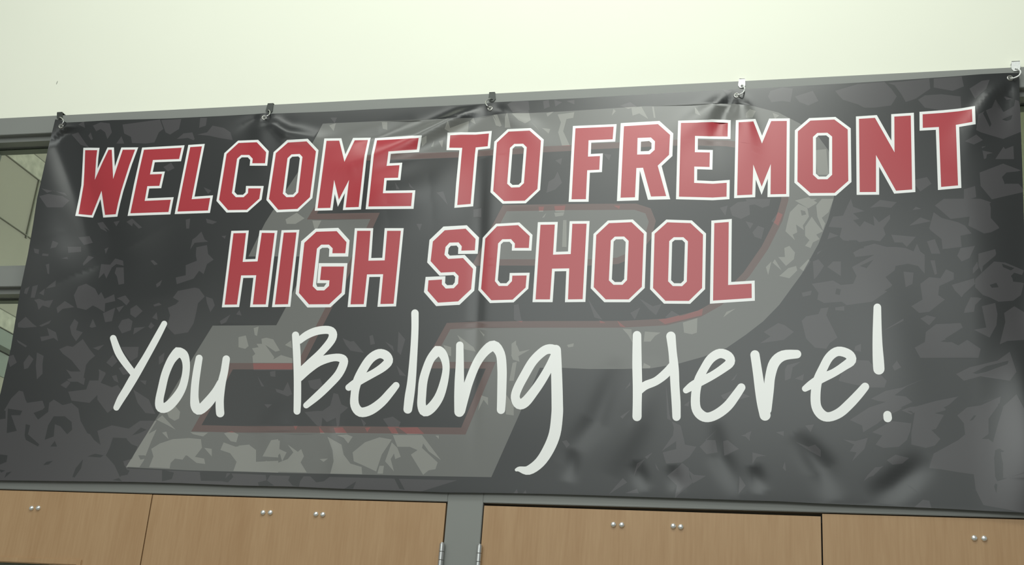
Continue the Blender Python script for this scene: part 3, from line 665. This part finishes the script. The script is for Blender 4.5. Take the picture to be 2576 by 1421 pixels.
# fixed glass over the doors, two panes high on each side of the mullion
ST = 0.018
n = 0
for (a, b, side) in ((X_L, X_ML, 'left'), (X_MR, X_R, 'right')):
    for (z0, z1, lev) in ((Z_BAR1, Z_RAIL0, 'upper'), (Z_HEAD, Z_BAR0, 'lower')):
        n += 1
        bm = bmesh.new()
        for y0, y1 in ((0.022, 0.066), (0.074, 0.115)):
            add_box(bm, a, b, y0, y1, z1 - ST, z1)
            add_box(bm, a, b, y0, y1, z0, z0 + ST)
            add_box(bm, a, a + ST, y0, y1, z0 + ST, z1 - ST)
            add_box(bm, b - ST, b, y0, y1, z0 + ST, z1 - ST)
        w = tag(from_bm('window_%d' % n, bm, M_FRAME), '%s %s glazing stops and pane over the %s double doors, behind the banner' % (lev, 'left' if side == 'left' else 'right', side), 'window', kind='structure')
        bm = bmesh.new()
        add_box(bm, a + 0.004, b - 0.004, 0.067, 0.073, z0 + 0.004, z1 - 0.004)
        from_bm('pane', bm, M_GLASS, w)
        bm = bmesh.new()
        for y0, y1 in ((0.0640, 0.0668), (0.0732, 0.076)):
            add_box(bm, a + ST, b - ST, y0, y1, z1 - ST - 0.003, z1 - ST)
            add_box(bm, a + ST, b - ST, y0, y1, z0 + ST, z0 + ST + 0.003)
        from_bm('gasket', bm, M_GASK, w)

# door leaves
M_GAP = plain('dark_bronze_strip', (0.045, 0.030, 0.018), 0.5)
LITE_Z1 = at_y(100, 1414.5).z
LITE_Z0 = LITE_Z1 - 1.10
R_STILE = X_G1 - at_y(196, 1418).x     # latch stile of the first leaf
L_STILE = at_y(512, 1420).x - X_G1     # latch stile of the second leaf
LITE_W = 0.45
DY0, DY1 = -0.0005, 0.0445
bolt_px = {1: [(79, 1278), (96, 1277.5)], 2: [(661.5, 1289), (680, 1289), (794.5, 1293), (812, 1294)],
           3: [(1543, 1319), (1564, 1320), (1693.5, 1323), (1712.5, 1325)], 4: [(2451, 1353), (2476, 1354)]}
bolt_bm = {}
doors = [(1, X_L + 0.003, X_G1 - 0.002, Z_DOOR - 0.0005, 'L'), (2, X_G1 + 0.0015, X_ML - 0.004, Z_DOOR - 0.0010, 'R'),
         (3, X_MR + 0.004, X_G2 - 0.002, Z_DOOR - 0.0050, 'L'), (4, X_G2 + 0.002, X_R - 0.003, Z_DOOR - 0.0010, 'R')]
door_lab = {1: 'oak veneer door leaf at the far left with two bolt heads near its top',
            2: 'oak veneer door leaf left of the grey mullion with four bolt heads',
            3: 'oak veneer door leaf right of the grey mullion with four bolt heads',
            4: 'oak veneer door leaf at the far right with two bolt heads near its top'}
hinge_top = {'R': at_y(1110, 1367, -0.008).z, 'L': at_y(1200.5, 1371, -0.008).z}
for k, x0, x1, zt, hand in doors:
    if hand == 'L':
        lx1 = x1 + 0.002 - R_STILE
        lx0 = lx1 - LITE_W
    else:
        lx0 = x0 - 0.0015 + L_STILE
        lx1 = lx0 + LITE_W
    if k == 1:
        LITE_X0 = lx0
    bm = bmesh.new()
    add_box(bm, x0, x1, DY0, DY1, LITE_Z1, zt)
    add_box(bm, x0, x1, DY0, DY1, 0.01, LITE_Z0)
    add_box(bm, x0, lx0, DY0, DY1, LITE_Z0, LITE_Z1)
    add_box(bm, lx1, x1, DY0, DY1, LITE_Z0, LITE_Z1)
    if k == 3:      # this leaf has sagged a little on its hinges
        for v in bm.verts:
            v.co.z -= 0.003 * max(0.0, (v.co.x - x0) / (x1 - x0)) * (1 if v.co.z > 1 else 0)
    d = tag(from_bm('door_%d' % k, bm, M_WOOD), door_lab[k], 'door', kind='structure')
    bm = bmesh.new()
    bw = 0.013
    for y0, y1 in ((DY0 - 0.004, 0.016), (0.028, DY1 + 0.004)):
        add_box(bm, lx0 - bw, lx1 + bw, y0, y1, LITE_Z1 - 0.004, LITE_Z1 + bw, 0.002)
        add_box(bm, lx0 - bw, lx1 + bw, y0, y1, LITE_Z0 - bw, LITE_Z0 + 0.004, 0.002)
        add_box(bm, lx0 - bw, lx0 + 0.004, y0, y1, LITE_Z0, LITE_Z1, 0.002)
        add_box(bm, lx1 - 0.004, lx1 + bw, y0, y1, LITE_Z0, LITE_Z1, 0.002)
    from_bm('glazing_bead', bm, M_WOOD, d)
    bm = bmesh.new()
    add_box(bm, lx0, lx1, 0.019, 0.025, LITE_Z0, LITE_Z1)
    from_bm('pane', bm, M_GLASS, d)
    if hand == 'L':       # dark strip added to stop the bright vestibule showing through the gap
        bm = bmesh.new()
        add_box(bm, x1 - 0.020, x1 + 0.024, DY1 + 0.0005, DY1 + 0.004, 0.02, zt - 0.012)
        from_bm('astragal', bm, M_GAP, d)
    for (px, py) in bolt_px[k]:
        c = at_y(px, py, DY0 - 0.002)
        c.y = DY0
        bm = bmesh.new()
        add_lathe(bm, [(0.0076, 0.0), (0.0078, 0.0012), (0.0072, 0.0034), (0.0054, 0.0054), (0.0028, 0.0064), (0, 0.0067)], c, (0, -1, 0), 20)
        from_bm('bolt_head', bm, M_BOLT, d, smooth=True, origin=c)
    hx = x0 - 0.002 if hand == 'L' else x1 + 0.002
    for hz in (hinge_top[hand], 1.15, 0.35):
        bm = bmesh.new()
        for q in range(5):
            z1 = hz - q * 0.0229
            add_lathe(bm, [(0, 0), (0.0068, 0), (0.0075, 0.0008), (0.0075, 0.0214), (0.0068, 0.0222), (0, 0.0222)], (hx, -0.0085, z1 - 0.0222), (0, 0, 1), 18)
        add_lathe(bm, [(0, 0), (0.0045, 0), (0.0045, 0.003), (0, 0.0042)], (hx, -0.0085, hz), (0, 0, 1), 14)
        add_box(bm, hx - 0.0016, hx + 0.0016, -0.006, 0.03, hz - 0.1145, hz)
        from_bm('hinge', bm, M_STEEL, d, origin=(hx, -0.0085, hz - 0.057))

# added grey panel with two seams, standing in for something unidentified behind the glass
a, b = at_y(-70, 1417, 0.030), at_y(124, 1417, 0.030)
bm = bmesh.new()
x0 = LITE_X0 + 0.004
add_box(bm, x0, b.x, 0.0264, 0.0276, LITE_Z0 + 0.004, LITE_Z1 - 0.002)
for px in (44, 121):
    c = at_y(px, 1417, 0.0264)
    add_box(bm, c.x - 0.004, c.x + 0.004, 0.0256, 0.0264, LITE_Z0 + 0.004, LITE_Z1 - 0.002)
tag(from_bm('window_shade', bm, M_PANEL), 'grey shade behind the glass of the far left door', 'window shade')

# vestibule beyond the glass
XW = X_L - 0.13
VY = 3.2
def zx(px, py):
    return at_x(px, py, XW).z
bm = bmesh.new()
add_box(bm, XW - 0.12, XW, FD, VY, 0, 4.0)
wl = tag(from_bm('wall_left', bm, M_BLOCK), 'beige block side wall of the vestibule, seen through the glass at the left', 'wall', kind='structure')
def band(name, px0, py0, px1, py1, mat, proud, parent=wl):
    z1, z0 = zx(px0, py0), zx(px1, py1)
    bm = bmesh.new()
    add_box(bm, XW, XW + proud, FD + 0.01, VY, min(z0, z1), max(z0, z1))
    from_bm(name, bm, mat, parent)
band('textured_band', 80, 385, 50, 418, M_BAND, 0.006)
band('textured_band', 19, 788, 19, 834, M_BAND, 0.006)
M_JOINT = plain('joint_grey', (0.33, 0.32, 0.28), 0.8)
for (px, py) in ((30, 569), (80, 385), (50, 418), (19, 788), (19, 834)):
    band('mortar_joint', px, py - 1.0, px, py + 1.0, M_JOINT, 0.008)
M_BLUEG = plain('blue_grey_paint', (0.36, 0.39, 0.38), 0.6)
M_RAILD = plain('dark_rail', (0.10, 0.11, 0.10), 0.5)
band('painted_stripe', 15, 834, 15, 876, M_BLUEG, 0.004)
band('dark_rail', 10, 876, 10, 889, M_RAILD, 0.012)
band('painted_stripe', 8, 890, 8, 950, M_BLUEG, 0.004)
y = at_x(80, 520, XW).y
bm = bmesh.new()
add_box(bm, XW, XW + 0.007, y, y + 0.007, zx(50, 590) + 0.0, zx(95, 452))
from_bm('mortar_joint', bm, M_JOINT, wl)
bm = bmesh.new()
add_box(bm, XW - 0.12, X_R + 0.6, VY, VY + 0.12, 0, 4.0)
tag(from_bm('wall_far', bm, M_VWALL), 'cream far wall of the vestibule behind the glass', 'wall', kind='structure')
bm = bmesh.new()
add_box(bm, X_R + 0.5, X_R + 0.62, FD, VY, 0, 4.0)
tag(from_bm('wall_right', bm, M_VWALL), 'cream side wall of the vestibule at the right', 'wall', kind='structure')
bm = bmesh.new()
add_box(bm, XW - 0.12, X_R + 0.62, 0.141, VY + 0.12, 4.0, 4.1)
tag(from_bm('ceiling', bm, M_VWALL), 'pale ceiling of the vestibule', 'ceiling', kind='structure')
bm = bmesh.new()
add_box(bm, -6.0, 4.5, -9.0, VY + 0.12, -0.1, 0.0)
tag(from_bm('floor', bm, M_FLOOR), 'speckled floor of the lobby', 'floor', kind='structure')

# ------------------------------------------------------------------ the banner
YB = -0.012


def pl(px, py):
    p = at_y(px, py, YB)
    return p.x, p.z


X_B0, X_B1 = pl(-50, 1208)[0], pl(2600, 1000)[0]
Z_B1, Z_B0 = pl(1233, 262)[1], pl(1233, 1245)[1]


# folds: photo points along the fold, half width at start and end (m), height towards the room (m),
# 'g' fades out away from a clip, 'f' fades at both ends
RIDGES = [
 ([(155, 312), (176, 380), (198, 460), (228, 560), (262, 660), (285, 800)], 0.060, 0.120, -0.052, 'c'),
 ([(664, 296), (705, 322), (770, 335)], 0.016, 0.030, -0.006, 'g'),
 ([(664, 296), (618, 318), (560, 350)], 0.018, 0.040, -0.005, 'g'),
 ([(668, 300), (730, 345), (810, 362), (900, 350)], 0.020, 0.030, 0.013, 'g'),
 ([(664, 300), (668, 400), (690, 480)], 0.03, 0.06, 0.006, 'g'),
 ([(1232, 275), (1140, 318), (1030, 372), (900, 425), (780, 440)], 0.022, 0.050, 0.022, 'g'),
 ([(860, 520), (980, 500), (1090, 480), (1190, 470)], 0.10, 0.10, 0.014, 'f'),
 ([(1060, 310), (960, 352), (860, 372)], 0.022, 0.026, -0.006, 'f'),
 ([(1236, 275), (1330, 330), (1430, 410)], 0.020, 0.050, 0.008, 'g'),
 ([(1226, 330), (1218, 420), (1212, 620), (1203, 800), (1190, 1190)], 0.018, 0.020, -0.0022, 'f'),
 ([(1246, 300), (1246, 440), (1240, 700)], 0.034, 0.034, 0.0035, 'f'),
 ([(1855, 240), (1822, 290), (1806, 350), (1800, 460)], 0.018, 0.035, -0.009, 'g'),
 ([(1850, 242), (1745, 320), (1660, 400), (1600, 480)], 0.024, 0.055, 0.007, 'g'),
 ([(1858, 242), (1880, 330), (1892, 470)], 0.020, 0.040, 0.007, 'g'),
 ([(2538, 198), (2490, 250), (2446, 320), (2390, 430)], 0.016, 0.045, 0.011, 'g'),
 ([(2542, 200), (2522, 280), (2510, 420)], 0.016, 0.040, -0.010, 'g'),
 ([(380, 520), (420, 640), (400, 760)], 0.09, 0.09, -0.006, 'f'),
 ([(1560, 900), (1500, 1060), (1410, 1170)], 0.030, 0.03, -0.0035, 'f'),
 ([(1650, 900), (1600, 1060), (1540, 1200)], 0.040, 0.04, 0.004, 'f'),
 ([(1445, 1130), (1430, 1215)], 0.020, 0.02, -0.003, 'f'),
 ([(1800, 1060), (1812, 1150), (1860, 1245)], 0.022, 0.028, -0.004, 'f'),
 ([(1595, 1160), (1625, 1235)], 0.018, 0.02, -0.003, 'f'),
 ([(1690, 1170), (1704, 1240)], 0.018, 0.02, -0.0025, 'f'),
 ([(1895, 1170), (1915, 1240)], 0.018, 0.02, -0.003, 'f'),
 ([(2000, 1090), (2070, 1180), (2098, 1262)], 0.026, 0.034, -0.005, 'f'),
 ([(2340, 1150), (2250, 1225), (2180, 1262)], 0.03, 0.03, -0.005, 'f'),
 ([(2190, 620), (2250, 900), (2300, 1150)], 0.08, 0.09, 0.003, 'f'),
 ([(700, 1000), (690, 1190)], 0.05, 0.05, 0.004, 'f'),
 ([(820, 1030), (835, 1210)], 0.03, 0.03, 0.003, 'f'),
 ([(2602, 800), (2612, 1460)], 0.07, 0.07, 0.024, 'f'),
]
SEGS = []
for pts, w0, w1, h, mode in RIDGES:
    q = [pl(*p) for p in pts]
    cum = [0.0]
    for a, b in zip(q, q[1:]):
        cum.append(cum[-1] + math.hypot(b[0] - a[0], b[1] - a[1]))
    xs_, zs_ = [p[0] for p in q], [p[1] for p in q]
    m = 3.2 * max(w0, w1)
    SEGS.append((q, [c / cum[-1] for c in cum], w0, w1, h, mode, (min(xs_) - m, max(xs_) + m, min(zs_) - m, max(zs_) + m)))


def sm(t):
    t = max(0.0, min(1.0, t))
    return t * t * (3 - 2 * t)


X_CURL = pl(2430, 600)[0]
X_CORNER = pl(139, 300)[0]


def disp(x, z):
    """how far the vinyl stands forward of its hanging plane"""
    u = (x - X_B0) / (X_B1 - X_B0)
    v = (z - Z_B0) / (Z_B1 - Z_B0)
    uc, vc = max(0.0, min(1.0, u)), max(0.0, min(1.0, v))
    d = 0.022 * sm(v) + 0.012 * math.sin(math.pi * uc) * math.sin(math.pi * vc) ** 0.8
    d += 0.0016 * math.sin(9.1 * u + 3.0 * v) + 0.0012 * math.sin(17.0 * u - 7.0 * v + 1.0) + 0.0010 * math.sin(5.0 * u + 11.0 * v + 2.0)
    d += 0.036 * math.exp(-((x - X_CORNER) / 0.36) ** 2) * sm(v) * (1 - 0.9 * sm((v - 0.62) / 0.38))
    if x > X_CURL:
        d -= 0.75 * (x - X_CURL) ** 2
    for q, cum, w0, w1, h, mode, (bx0, bx1, bz0, bz1) in SEGS:
        if not (bx0 < x < bx1 and bz0 < z < bz1):
            continue
        num, den, mx = 0.0, 1e-12, 0.0
        for i in range(len(q) - 1):
            ax, az = q[i]
            dx, dz = q[i + 1][0] - ax, q[i + 1][1] - az
            t = max(0.0, min(1.0, ((x - ax) * dx + (z - az) * dz) / (dx * dx + dz * dz)))
            s_ = cum[i] + (cum[i + 1] - cum[i]) * t
            w = w0 + (w1 - w0) * s_
            ex, ez = x - ax - dx * t, z - az - dz * t
            g = math.exp(-(ex * ex + ez * ez) / (w * w))
            if mode == 'c':
                g = math.exp(-(math.sqrt(ex * ex + ez * ez + 0.00016) - 0.0126) / w) * sm(s_ / 0.10) * (1 - sm((s_ - 0.6) / 0.4))
            elif mode == 'g':
                g *= sm(s_ / 0.18) * (1 - sm((s_ - 0.15) / 0.85))
            else:
                g *= math.sin(math.pi * max(0.0, min(1.0, s_))) ** 1.3
            mx = max(mx, g)
        d += h * mx
    # the frame behind keeps it from swinging back any further
    k = d + 0.004
    return -0.004 + 0.5 * (k + math.sqrt(k * k + 0.000036))


_cache = {}


def P(x, z, off=0.0):
    k = (round(x, 5), round(z, 5))
    if k not in _cache:
        e = 0.003
        d0 = disp(x, z)
        gx = (disp(x + e, z) - disp(x - e, z)) / (2 * e)
        gz = (disp(x, z + e) - disp(x, z - e)) / (2 * e)
        _cache[k] = (d0, Vector((-gx, -1.0, -gz)).normalized())
    d0, nrm = _cache[k]
    return Vector((x, YB - d0, z)) + nrm * off, nrm


def on(px, py):
    """photo pixel to the point of the vinyl it shows"""
    y = YB
    for _ in range(4):
        p = at_y(px, py, y)
        y = YB - disp(p.x, p.z)
    return (p.x, p.z)


def ccw(poly):
    s = sum(poly[i][0] * poly[(i + 1) % len(poly)][1] - poly[(i + 1) % len(poly)][0] * poly[i][1] for i in range(len(poly)))
    return poly if s > 0 else poly[::-1]


def offset(poly, w):
    """mitred outset of a counter-clockwise polygon"""
    poly = ccw(poly)
    n = len(poly)
    out = []
    for i in range(n):
        p0, p1, p2 = Vector(poly[i - 1]), Vector(poly[i]), Vector(poly[(i + 1) % n])
        d1, d2 = (p1 - p0).normalized(), (p2 - p1).normalized()
        n1, n2 = Vector((d1.y, -d1.x)), Vector((d2.y, -d2.x))
        c = 1 + n1.dot(n2)
        m = (n1 + n2) / max(c, 0.06)
        out.append(tuple(p1 + m * w))
    return out


def inside(p, poly):
    x, y = p
    r = False
    x1, y1 = poly[-1]
    for x2, y2 in poly:
        if (y1 > y) != (y2 > y) and x < (x2 - x1) * (y - y1) / (y2 - y1) + x1:
            r = not r
        x1, y1 = x2, y2
    return r


def cdt(polys, pts=(), eps=1e-6):
    """polys: list of (key, polygon). returns 2D verts, triangles, the polygons each triangle lies in"""
    vs, es = [], []
    boxes = []
    for key, poly in polys:
        n0, n = len(vs), len(poly)
        es += [(n0 + i, n0 + (i + 1) % n) for i in range(n)]
        vs += [Vector(p) for p in poly]
        px, pz = [p[0] for p in poly], [p[1] for p in poly]
        boxes.append((min(px), max(px), min(pz), max(pz)))
    vs += [Vector(p) for p in pts]
    ov, oe, of, _, _, _ = delaunay_2d_cdt(vs, es, [], 0, eps, True)
    cell = 0.08
    bins = {}
    for k, (x0, x1, z0, z1) in enumerate(boxes):
        for i in range(math.floor(x0 / cell), math.floor(x1 / cell) + 1):
            for j in range(math.floor(z0 / cell), math.floor(z1 / cell) + 1):
                bins.setdefault((i, j), []).append(k)
    oface = []
    for f in of:
        cx = sum(ov[i][0] for i in f) / len(f)
        cz = sum(ov[i][1] for i in f) / len(f)
        got = []
        for k in bins.get((math.floor(cx / cell), math.floor(cz / cell)), ()):
            x0, x1, z0, z1 = boxes[k]
            if x0 < cx < x1 and z0 < cz < z1 and inside((cx, cz), polys[k][1]):
                got.append(k)
        oface.append(got)
    return ov, of, oface


def surface(name, ov, tris, mats, parent, off):
    """tris: list of (indices, material index)"""
    used = {}
    verts, faces, mi, nrms = [], [], [], []
    base = world_loc(parent)
    for idx, m in tris:
        f = []
        for i in idx:
            if i not in used:
                used[i] = len(verts)
                p, nn = P(ov[i][0], ov[i][1], off)
                verts.append(p - base)
                nrms.append(nn)
            f.append(used[i])
        # face the room (-y)
        a, b, c = (verts[f[0]], verts[f[1]], verts[f[2]])
        if (b - a).cross(c - a).y > 0:
            f = f[::-1]
        faces.append(f)
        mi.append(m)
    me = bpy.data.meshes.new(name)
    me.from_pydata([tuple(v) for v in verts], [], faces)
    for m in mats:
        me.materials.append(m)
    for p, m in zip(me.polygons, mi):
        p.material_index = m
        p.use_smooth = True
    me.normals_split_custom_set_from_vertices([tuple(v) for v in nrms])
    return link(name, me, parent)


OUTLINE_PX = [(139, 300), (158, 303.5), (167, 308), (220, 305.5), (281, 302), (422, 298), (560, 291.5), (640, 287), (667, 284.5), (682, 286), (760, 283),
              (839, 280), (938, 274.5), (1100, 267), (1219, 261), (1245, 257), (1453, 247), (1700, 233), (1842, 225), (1876, 224), (2050, 214), (2214, 204.6),
              (2400, 192), (2532, 183.5), (2563, 183), (2565.5, 250), (2571, 400), (2576, 560), (2583, 800), (2600, 1000), (2630, 1285), (2576, 1289.5),
              (2480, 1285), (2380, 1279.5), (2268, 1274.5), (2150, 1270), (2069, 1266.5), (1962, 1261), (1880, 1258.5), (1780, 1255), (1650, 1251), (1500, 1246), (1360, 1242),
              (1250, 1240), (1120, 1238.5), (1000, 1234), (850, 1229), (740, 1224), (600, 1221), (450, 1215), (330, 1212), (150, 1210), (0, 1208), (-52, 1207),
              (-25, 1090), (2, 985), (28, 872), (51, 729), (70, 640), (84, 560), (93, 499), (109, 430), (124, 358)]
GROM_PX = [(153.5, 317.5), (664.5, 296), (1233, 273), (1853, 240), (2541, 196.5)]

outline = [on(*p) for p in OUTLINE_PX]
xs = [p[0] for p in outline]
zs = [p[1] for p in outline]
banner = tag(empty('banner', ((min(xs) + max(xs)) / 2, YB, min(zs))),
             'large charcoal vinyl banner with red and white lettering hung over the doors', 'banner')


STEP = 0.0105
grid = []
i = 0
xx = min(xs) + STEP / 2
while xx < max(xs):
    zz = min(zs) + STEP / 2
    while zz < max(zs):
        if inside((xx, zz), outline):
            grid.append((xx, zz))
        zz += STEP
    xx += STEP

polys = [('cloth', outline)]
emb = ccw([on(*p) for p in EMBLEM])
body = ccw([on(*p) for p in BODY])
counter = ccw([on(*p) for p in COUNTER])
SW = 0.020
polys += [('emb', emb), ('body', body), ('fill', offset(body, -SW)), ('counter', counter), ('cfill', offset(counter, -SW))]
for key, data in (('light', CAMO_LIGHT), ('dark', CAMO_DARK)):
    for ox, oy, s, pp in data:
        for poly in pp:
            polys.append((key, [on(ox + x / s, oy + y / s) for x, y in poly]))
grommets = [on(*p) for p in GROM_PX]
for gx, gz in grommets:
    polys.append(('hole', [(gx + 0.0052 * math.cos(k * math.pi / 6), gz + 0.0052 * math.sin(k * math.pi / 6)) for k in range(12)]))

# white-edged block letters and the brush script, printed into the same sheet
EDGE = 0.0085
for word, blocks in LETTERS.items():
    for ox, oy, sc, letters in blocks:
        cv = lambda poly: ccw([on(ox + x / sc, oy + y / sc) for x, y in poly])
        for red, holes, explicit in letters:
            r = cv(red)
            polys.append((('red', word), r))
            for h in holes:
                polys.append((('redhole', word), cv(h)))
            if explicit:
                polys.append((('edge', word), cv(explicit[0])))
                for h in explicit[1]:
                    polys.append((('edgehole', word), cv(h)))
            else:
                polys.append((('edge', word), offset(r, EDGE)))
                for h in holes:
                    polys.append((('edgehole', word), offset(cv(h), -EDGE)))


def stroke_polys(st, ox, oy, s):
    closed = st[0][:2] == st[-1][:2]
    pts = catmull(st, 4)
    q = []
    for i, (x, y, r) in enumerate(pts):
        a = pts[max(i - 1, 0)]
        b = pts[min(i + 1, len(pts) - 1)]
        if closed and i in (0, len(pts) - 1):
            a, b = pts[-2], pts[1]
        dx, dy = b[0] - a[0], b[1] - a[1]
        L = math.hypot(dx, dy)
        nx, ny = -dy / L, dx / L
        q.append(((x + nx * r, y + ny * r), (x - nx * r, y - ny * r)))
    cv = lambda p: on(ox + p[0] / s, oy + p[1] / s)
    q = [(cv(a), cv(b)) for a, b in q]
    out = [[a, b, d, c] for (a, b), (c, d) in zip(q, q[1:])]
    if not closed:
        for x, y, r in (st[0], st[-1]):
            out.append([cv((x + r * math.cos(k * math.pi / 9), y + r * math.sin(k * math.pi / 9))) for k in range(18)])
    return out


for word, (ox, oy, sc, strokes) in SCRIPT.items():
    for st in strokes:
        for poly in stroke_polys(st, ox, oy, sc):
            polys.append((('ink', 'Belong' if word == 'g' else word), poly))

keys = [k for k, _ in polys]
ov, of, oface = cdt(polys, grid)
cloth_t, emb_t, word_t = [], [], {}
for f, ids in zip(of, oface):
    ks = {keys[i] for i in ids}
    if 'cloth' not in ks or 'hole' in ks:
        continue
    byword = {}
    for k in ks:
        if isinstance(k, tuple):
            byword.setdefault(k[1], set()).add(k[0])
    hit = None
    for w, kk in byword.items():
        if 'ink' in kk: hit = (w, 0)
        elif 'red' in kk and 'redhole' not in kk: hit = (w, 0)
        elif 'edge' in kk and 'edgehole' not in kk: hit = (w, 1)
    if hit:
        word_t.setdefault(hit[0], []).append((f, hit[1]))
        continue
    lt = 'light' in ks and 'dark' not in ks
    if 'emb' in ks:
        if 'cfill' in ks: m = 0
        elif 'counter' in ks: m = 2
        elif 'fill' in ks: m = 4
        elif 'body' in ks: m = 2
        else: m = 0
        emb_t.append((f, m + (1 if lt else 0)))
    else:
        cloth_t.append((f, 1 if lt else 0))
surface('vinyl_sheet', ov, cloth_t, [V_DARK, V_LIGHT], banner, 0.0)
tag(surface('emblem', ov, emb_t, [V_GREY, V_GREYL, V_STRIPE, V_STRIPEB, V_DARK, V_LIGHT], banner, 0.0), 'ghosted grey slab letter emblem edged in dull red')
for word in LETTERS:
    tag(surface('lettering', ov, word_t[word], [V_RED, V_WHITE], banner, 0.0), 'red block letters %s with white edges' % word)
for word in ('You', 'Belong', 'Here!'):
    tag(surface('lettering', ov, word_t[word], [V_CREAM], banner, 0.0), 'white brush lettering %s' % word)

# eyelets along the top hem
for gx, gz in grommets:
    p, nn = P(gx, gz)
    bm = bmesh.new()
    add_lathe(bm, [(0.0050, -0.001), (0.0050, 0.0012), (0.0062, 0.0024), (0.0080, 0.0020), (0.0092, 0.0008), (0.0095, -0.0005)], p, nn, 24)
    from_bm('grommet', bm, M_GROM, banner, smooth=True, origin=p)

# ------------------------------------------------------------------ clips over the frame and their wire hooks
def clip(i, label, mat, hookmat, top, bot, hook, tilt=0.0, taper=0.55):
    """top/bot: photo points of the plate's upper edge and lower tip (left, right)"""
    yf = -0.0035
    (tl, tr), (bl, br) = top, bot
    A, B = at_y(*tl, yf), at_y(*tr, yf)
    Cc, Dd = at_y(*bl, yf), at_y(*br, yf)
    root = tag(empty('banner_clip', ((A.x + B.x) / 2, yf, (A.z + Cc.z) / 2)), label, 'clip', 'clips holding the banner to the rail')
    mid = (Cc + Dd) / 2
    hw = (B - A).length / 2
    outl = [A, B, B.lerp(Dd, 0.72), mid + Vector((hw * taper, 0, 0.0015)), mid + Vector((-hw * taper, 0, 0.0015)), A.lerp(Cc, 0.72)]
    hc = Vector((mid.x, 0, mid.z + 0.0075))
    pts2 = [(v.x, v.z) for v in outl]
    hole = [(hc.x + 0.0030 * math.cos(k * math.pi / 6), hc.z + 0.0030 * math.sin(k * math.pi / 6)) for k in range(12)]
    ov, of, oface = cdt([('p', pts2), ('h', hole)])
    bm = bmesh.new()
    vs = [bm.verts.new((v[0], yf, v[1])) for v in ov]
    for f, ids in zip(of, oface):
        if 1 in ids: continue
        bm.faces.new([vs[k] for k in f])
    for v in [v for v in bm.verts if not v.link_faces]:
        bm.verts.remove(v)
    r = bmesh.ops.extrude_face_region(bm, geom=bm.faces[:])
    bmesh.ops.translate(bm, verts=[g for g in r['geom'] if isinstance(g, bmesh.types.BMVert)], vec=(0, 0.0025, 0))
    zt = max(A.z, B.z)
    # the plate folds back over the top edge of the rail and down behind it
    x0, x1 = A.x, B.x
    add_box(bm, x0, x1, yf, 0.0185, zt - 0.0022, zt + 0.0004, 0.0004)
    if zt - 0.0026 > Z_TOP:
        add_box(bm, x0, x1, 0.0150, 0.0185, Z_TOP + 0.0003, zt)
    from_bm('clip_plate', bm, mat, root)
    bm = bmesh.new()
    pts = [at_y(px, py, yy) for px, py, yy in hook]
    pts = [Vector(p) for p in catmull([tuple(p) for p in pts], 5)]
    add_tube(bm, pts, 0.0021, 10)
    from_bm('wire_hook', bm, hookmat, root, smooth=True)
    return root


def gy(i):
    gx, gz = grommets[i]
    return P(gx, gz)[0].y


clip(0, 'dark bent steel clip at the left corner of the banner', M_CLIP, M_STEEL,
     ((143, 284), (156.5, 281.5)), ((143, 300.5), (157, 302)),
     [(149, 297, 0.002), (151, 295, -0.010), (156, 298, -0.020), (159.5, 304, -0.034), (158, 310, gy(0) - 0.010), (154.5, 316, gy(0) - 0.006), (153.5, 317, gy(0) + 0.003)])
clip(1, 'dark steel clip leaning over the rail above the letter C of WELCOME', M_CLIP, M_STEEL,
     ((673.5, 260), (687.5, 261)), ((666, 286), (684, 286)),
     [(674, 281, 0.002), (676, 277, -0.010), (679, 281, -0.022), (678, 287, -0.036), (672, 292, gy(1) - 0.012), (666, 294.5, gy(1) - 0.007), (664.5, 296, gy(1) + 0.003)])
clip(2, 'dark steel clip on the rail at the middle of the banner', M_CLIP, M_STEEL,
     ((1230.5, 232), (1245, 232)), ((1228, 258), (1247, 255)),
     [(1236, 252, 0.002), (1234, 248, -0.008), (1226, 251, -0.018), (1221.5, 257, -0.026), (1224, 264, gy(2) - 0.014), (1229, 270, gy(2) - 0.008), (1233, 273, gy(2) + 0.003)])
clip(3, 'bright galvanised clip above the letters E and M of FREMONT', M_CLIPW, M_CLIPW,
     ((1859, 198), (1874.5, 197.5)), ((1856, 221), (1875, 222)),
     [(1864, 218, 0.002), (1867, 213, -0.010), (1872, 217, -0.016), (1873, 225, -0.028), (1869, 233, gy(3) - 0.014), (1860, 238, gy(3) - 0.009), (1853, 240, gy(3) + 0.003)])
clip(4, 'bright galvanised clip at the right corner of the banner', M_CLIPW, M_CLIPW,
     ((2544.5, 154), (2566, 153)), ((2545, 180), (2567, 179)),
     [(2556, 176, 0.002), (2559, 172, -0.010), (2566, 177, -0.016), (2567, 184, -0.028), (2562, 191, gy(4) - 0.014), (2551, 196, gy(4) - 0.009), (2542, 197, gy(4) + 0.003)])
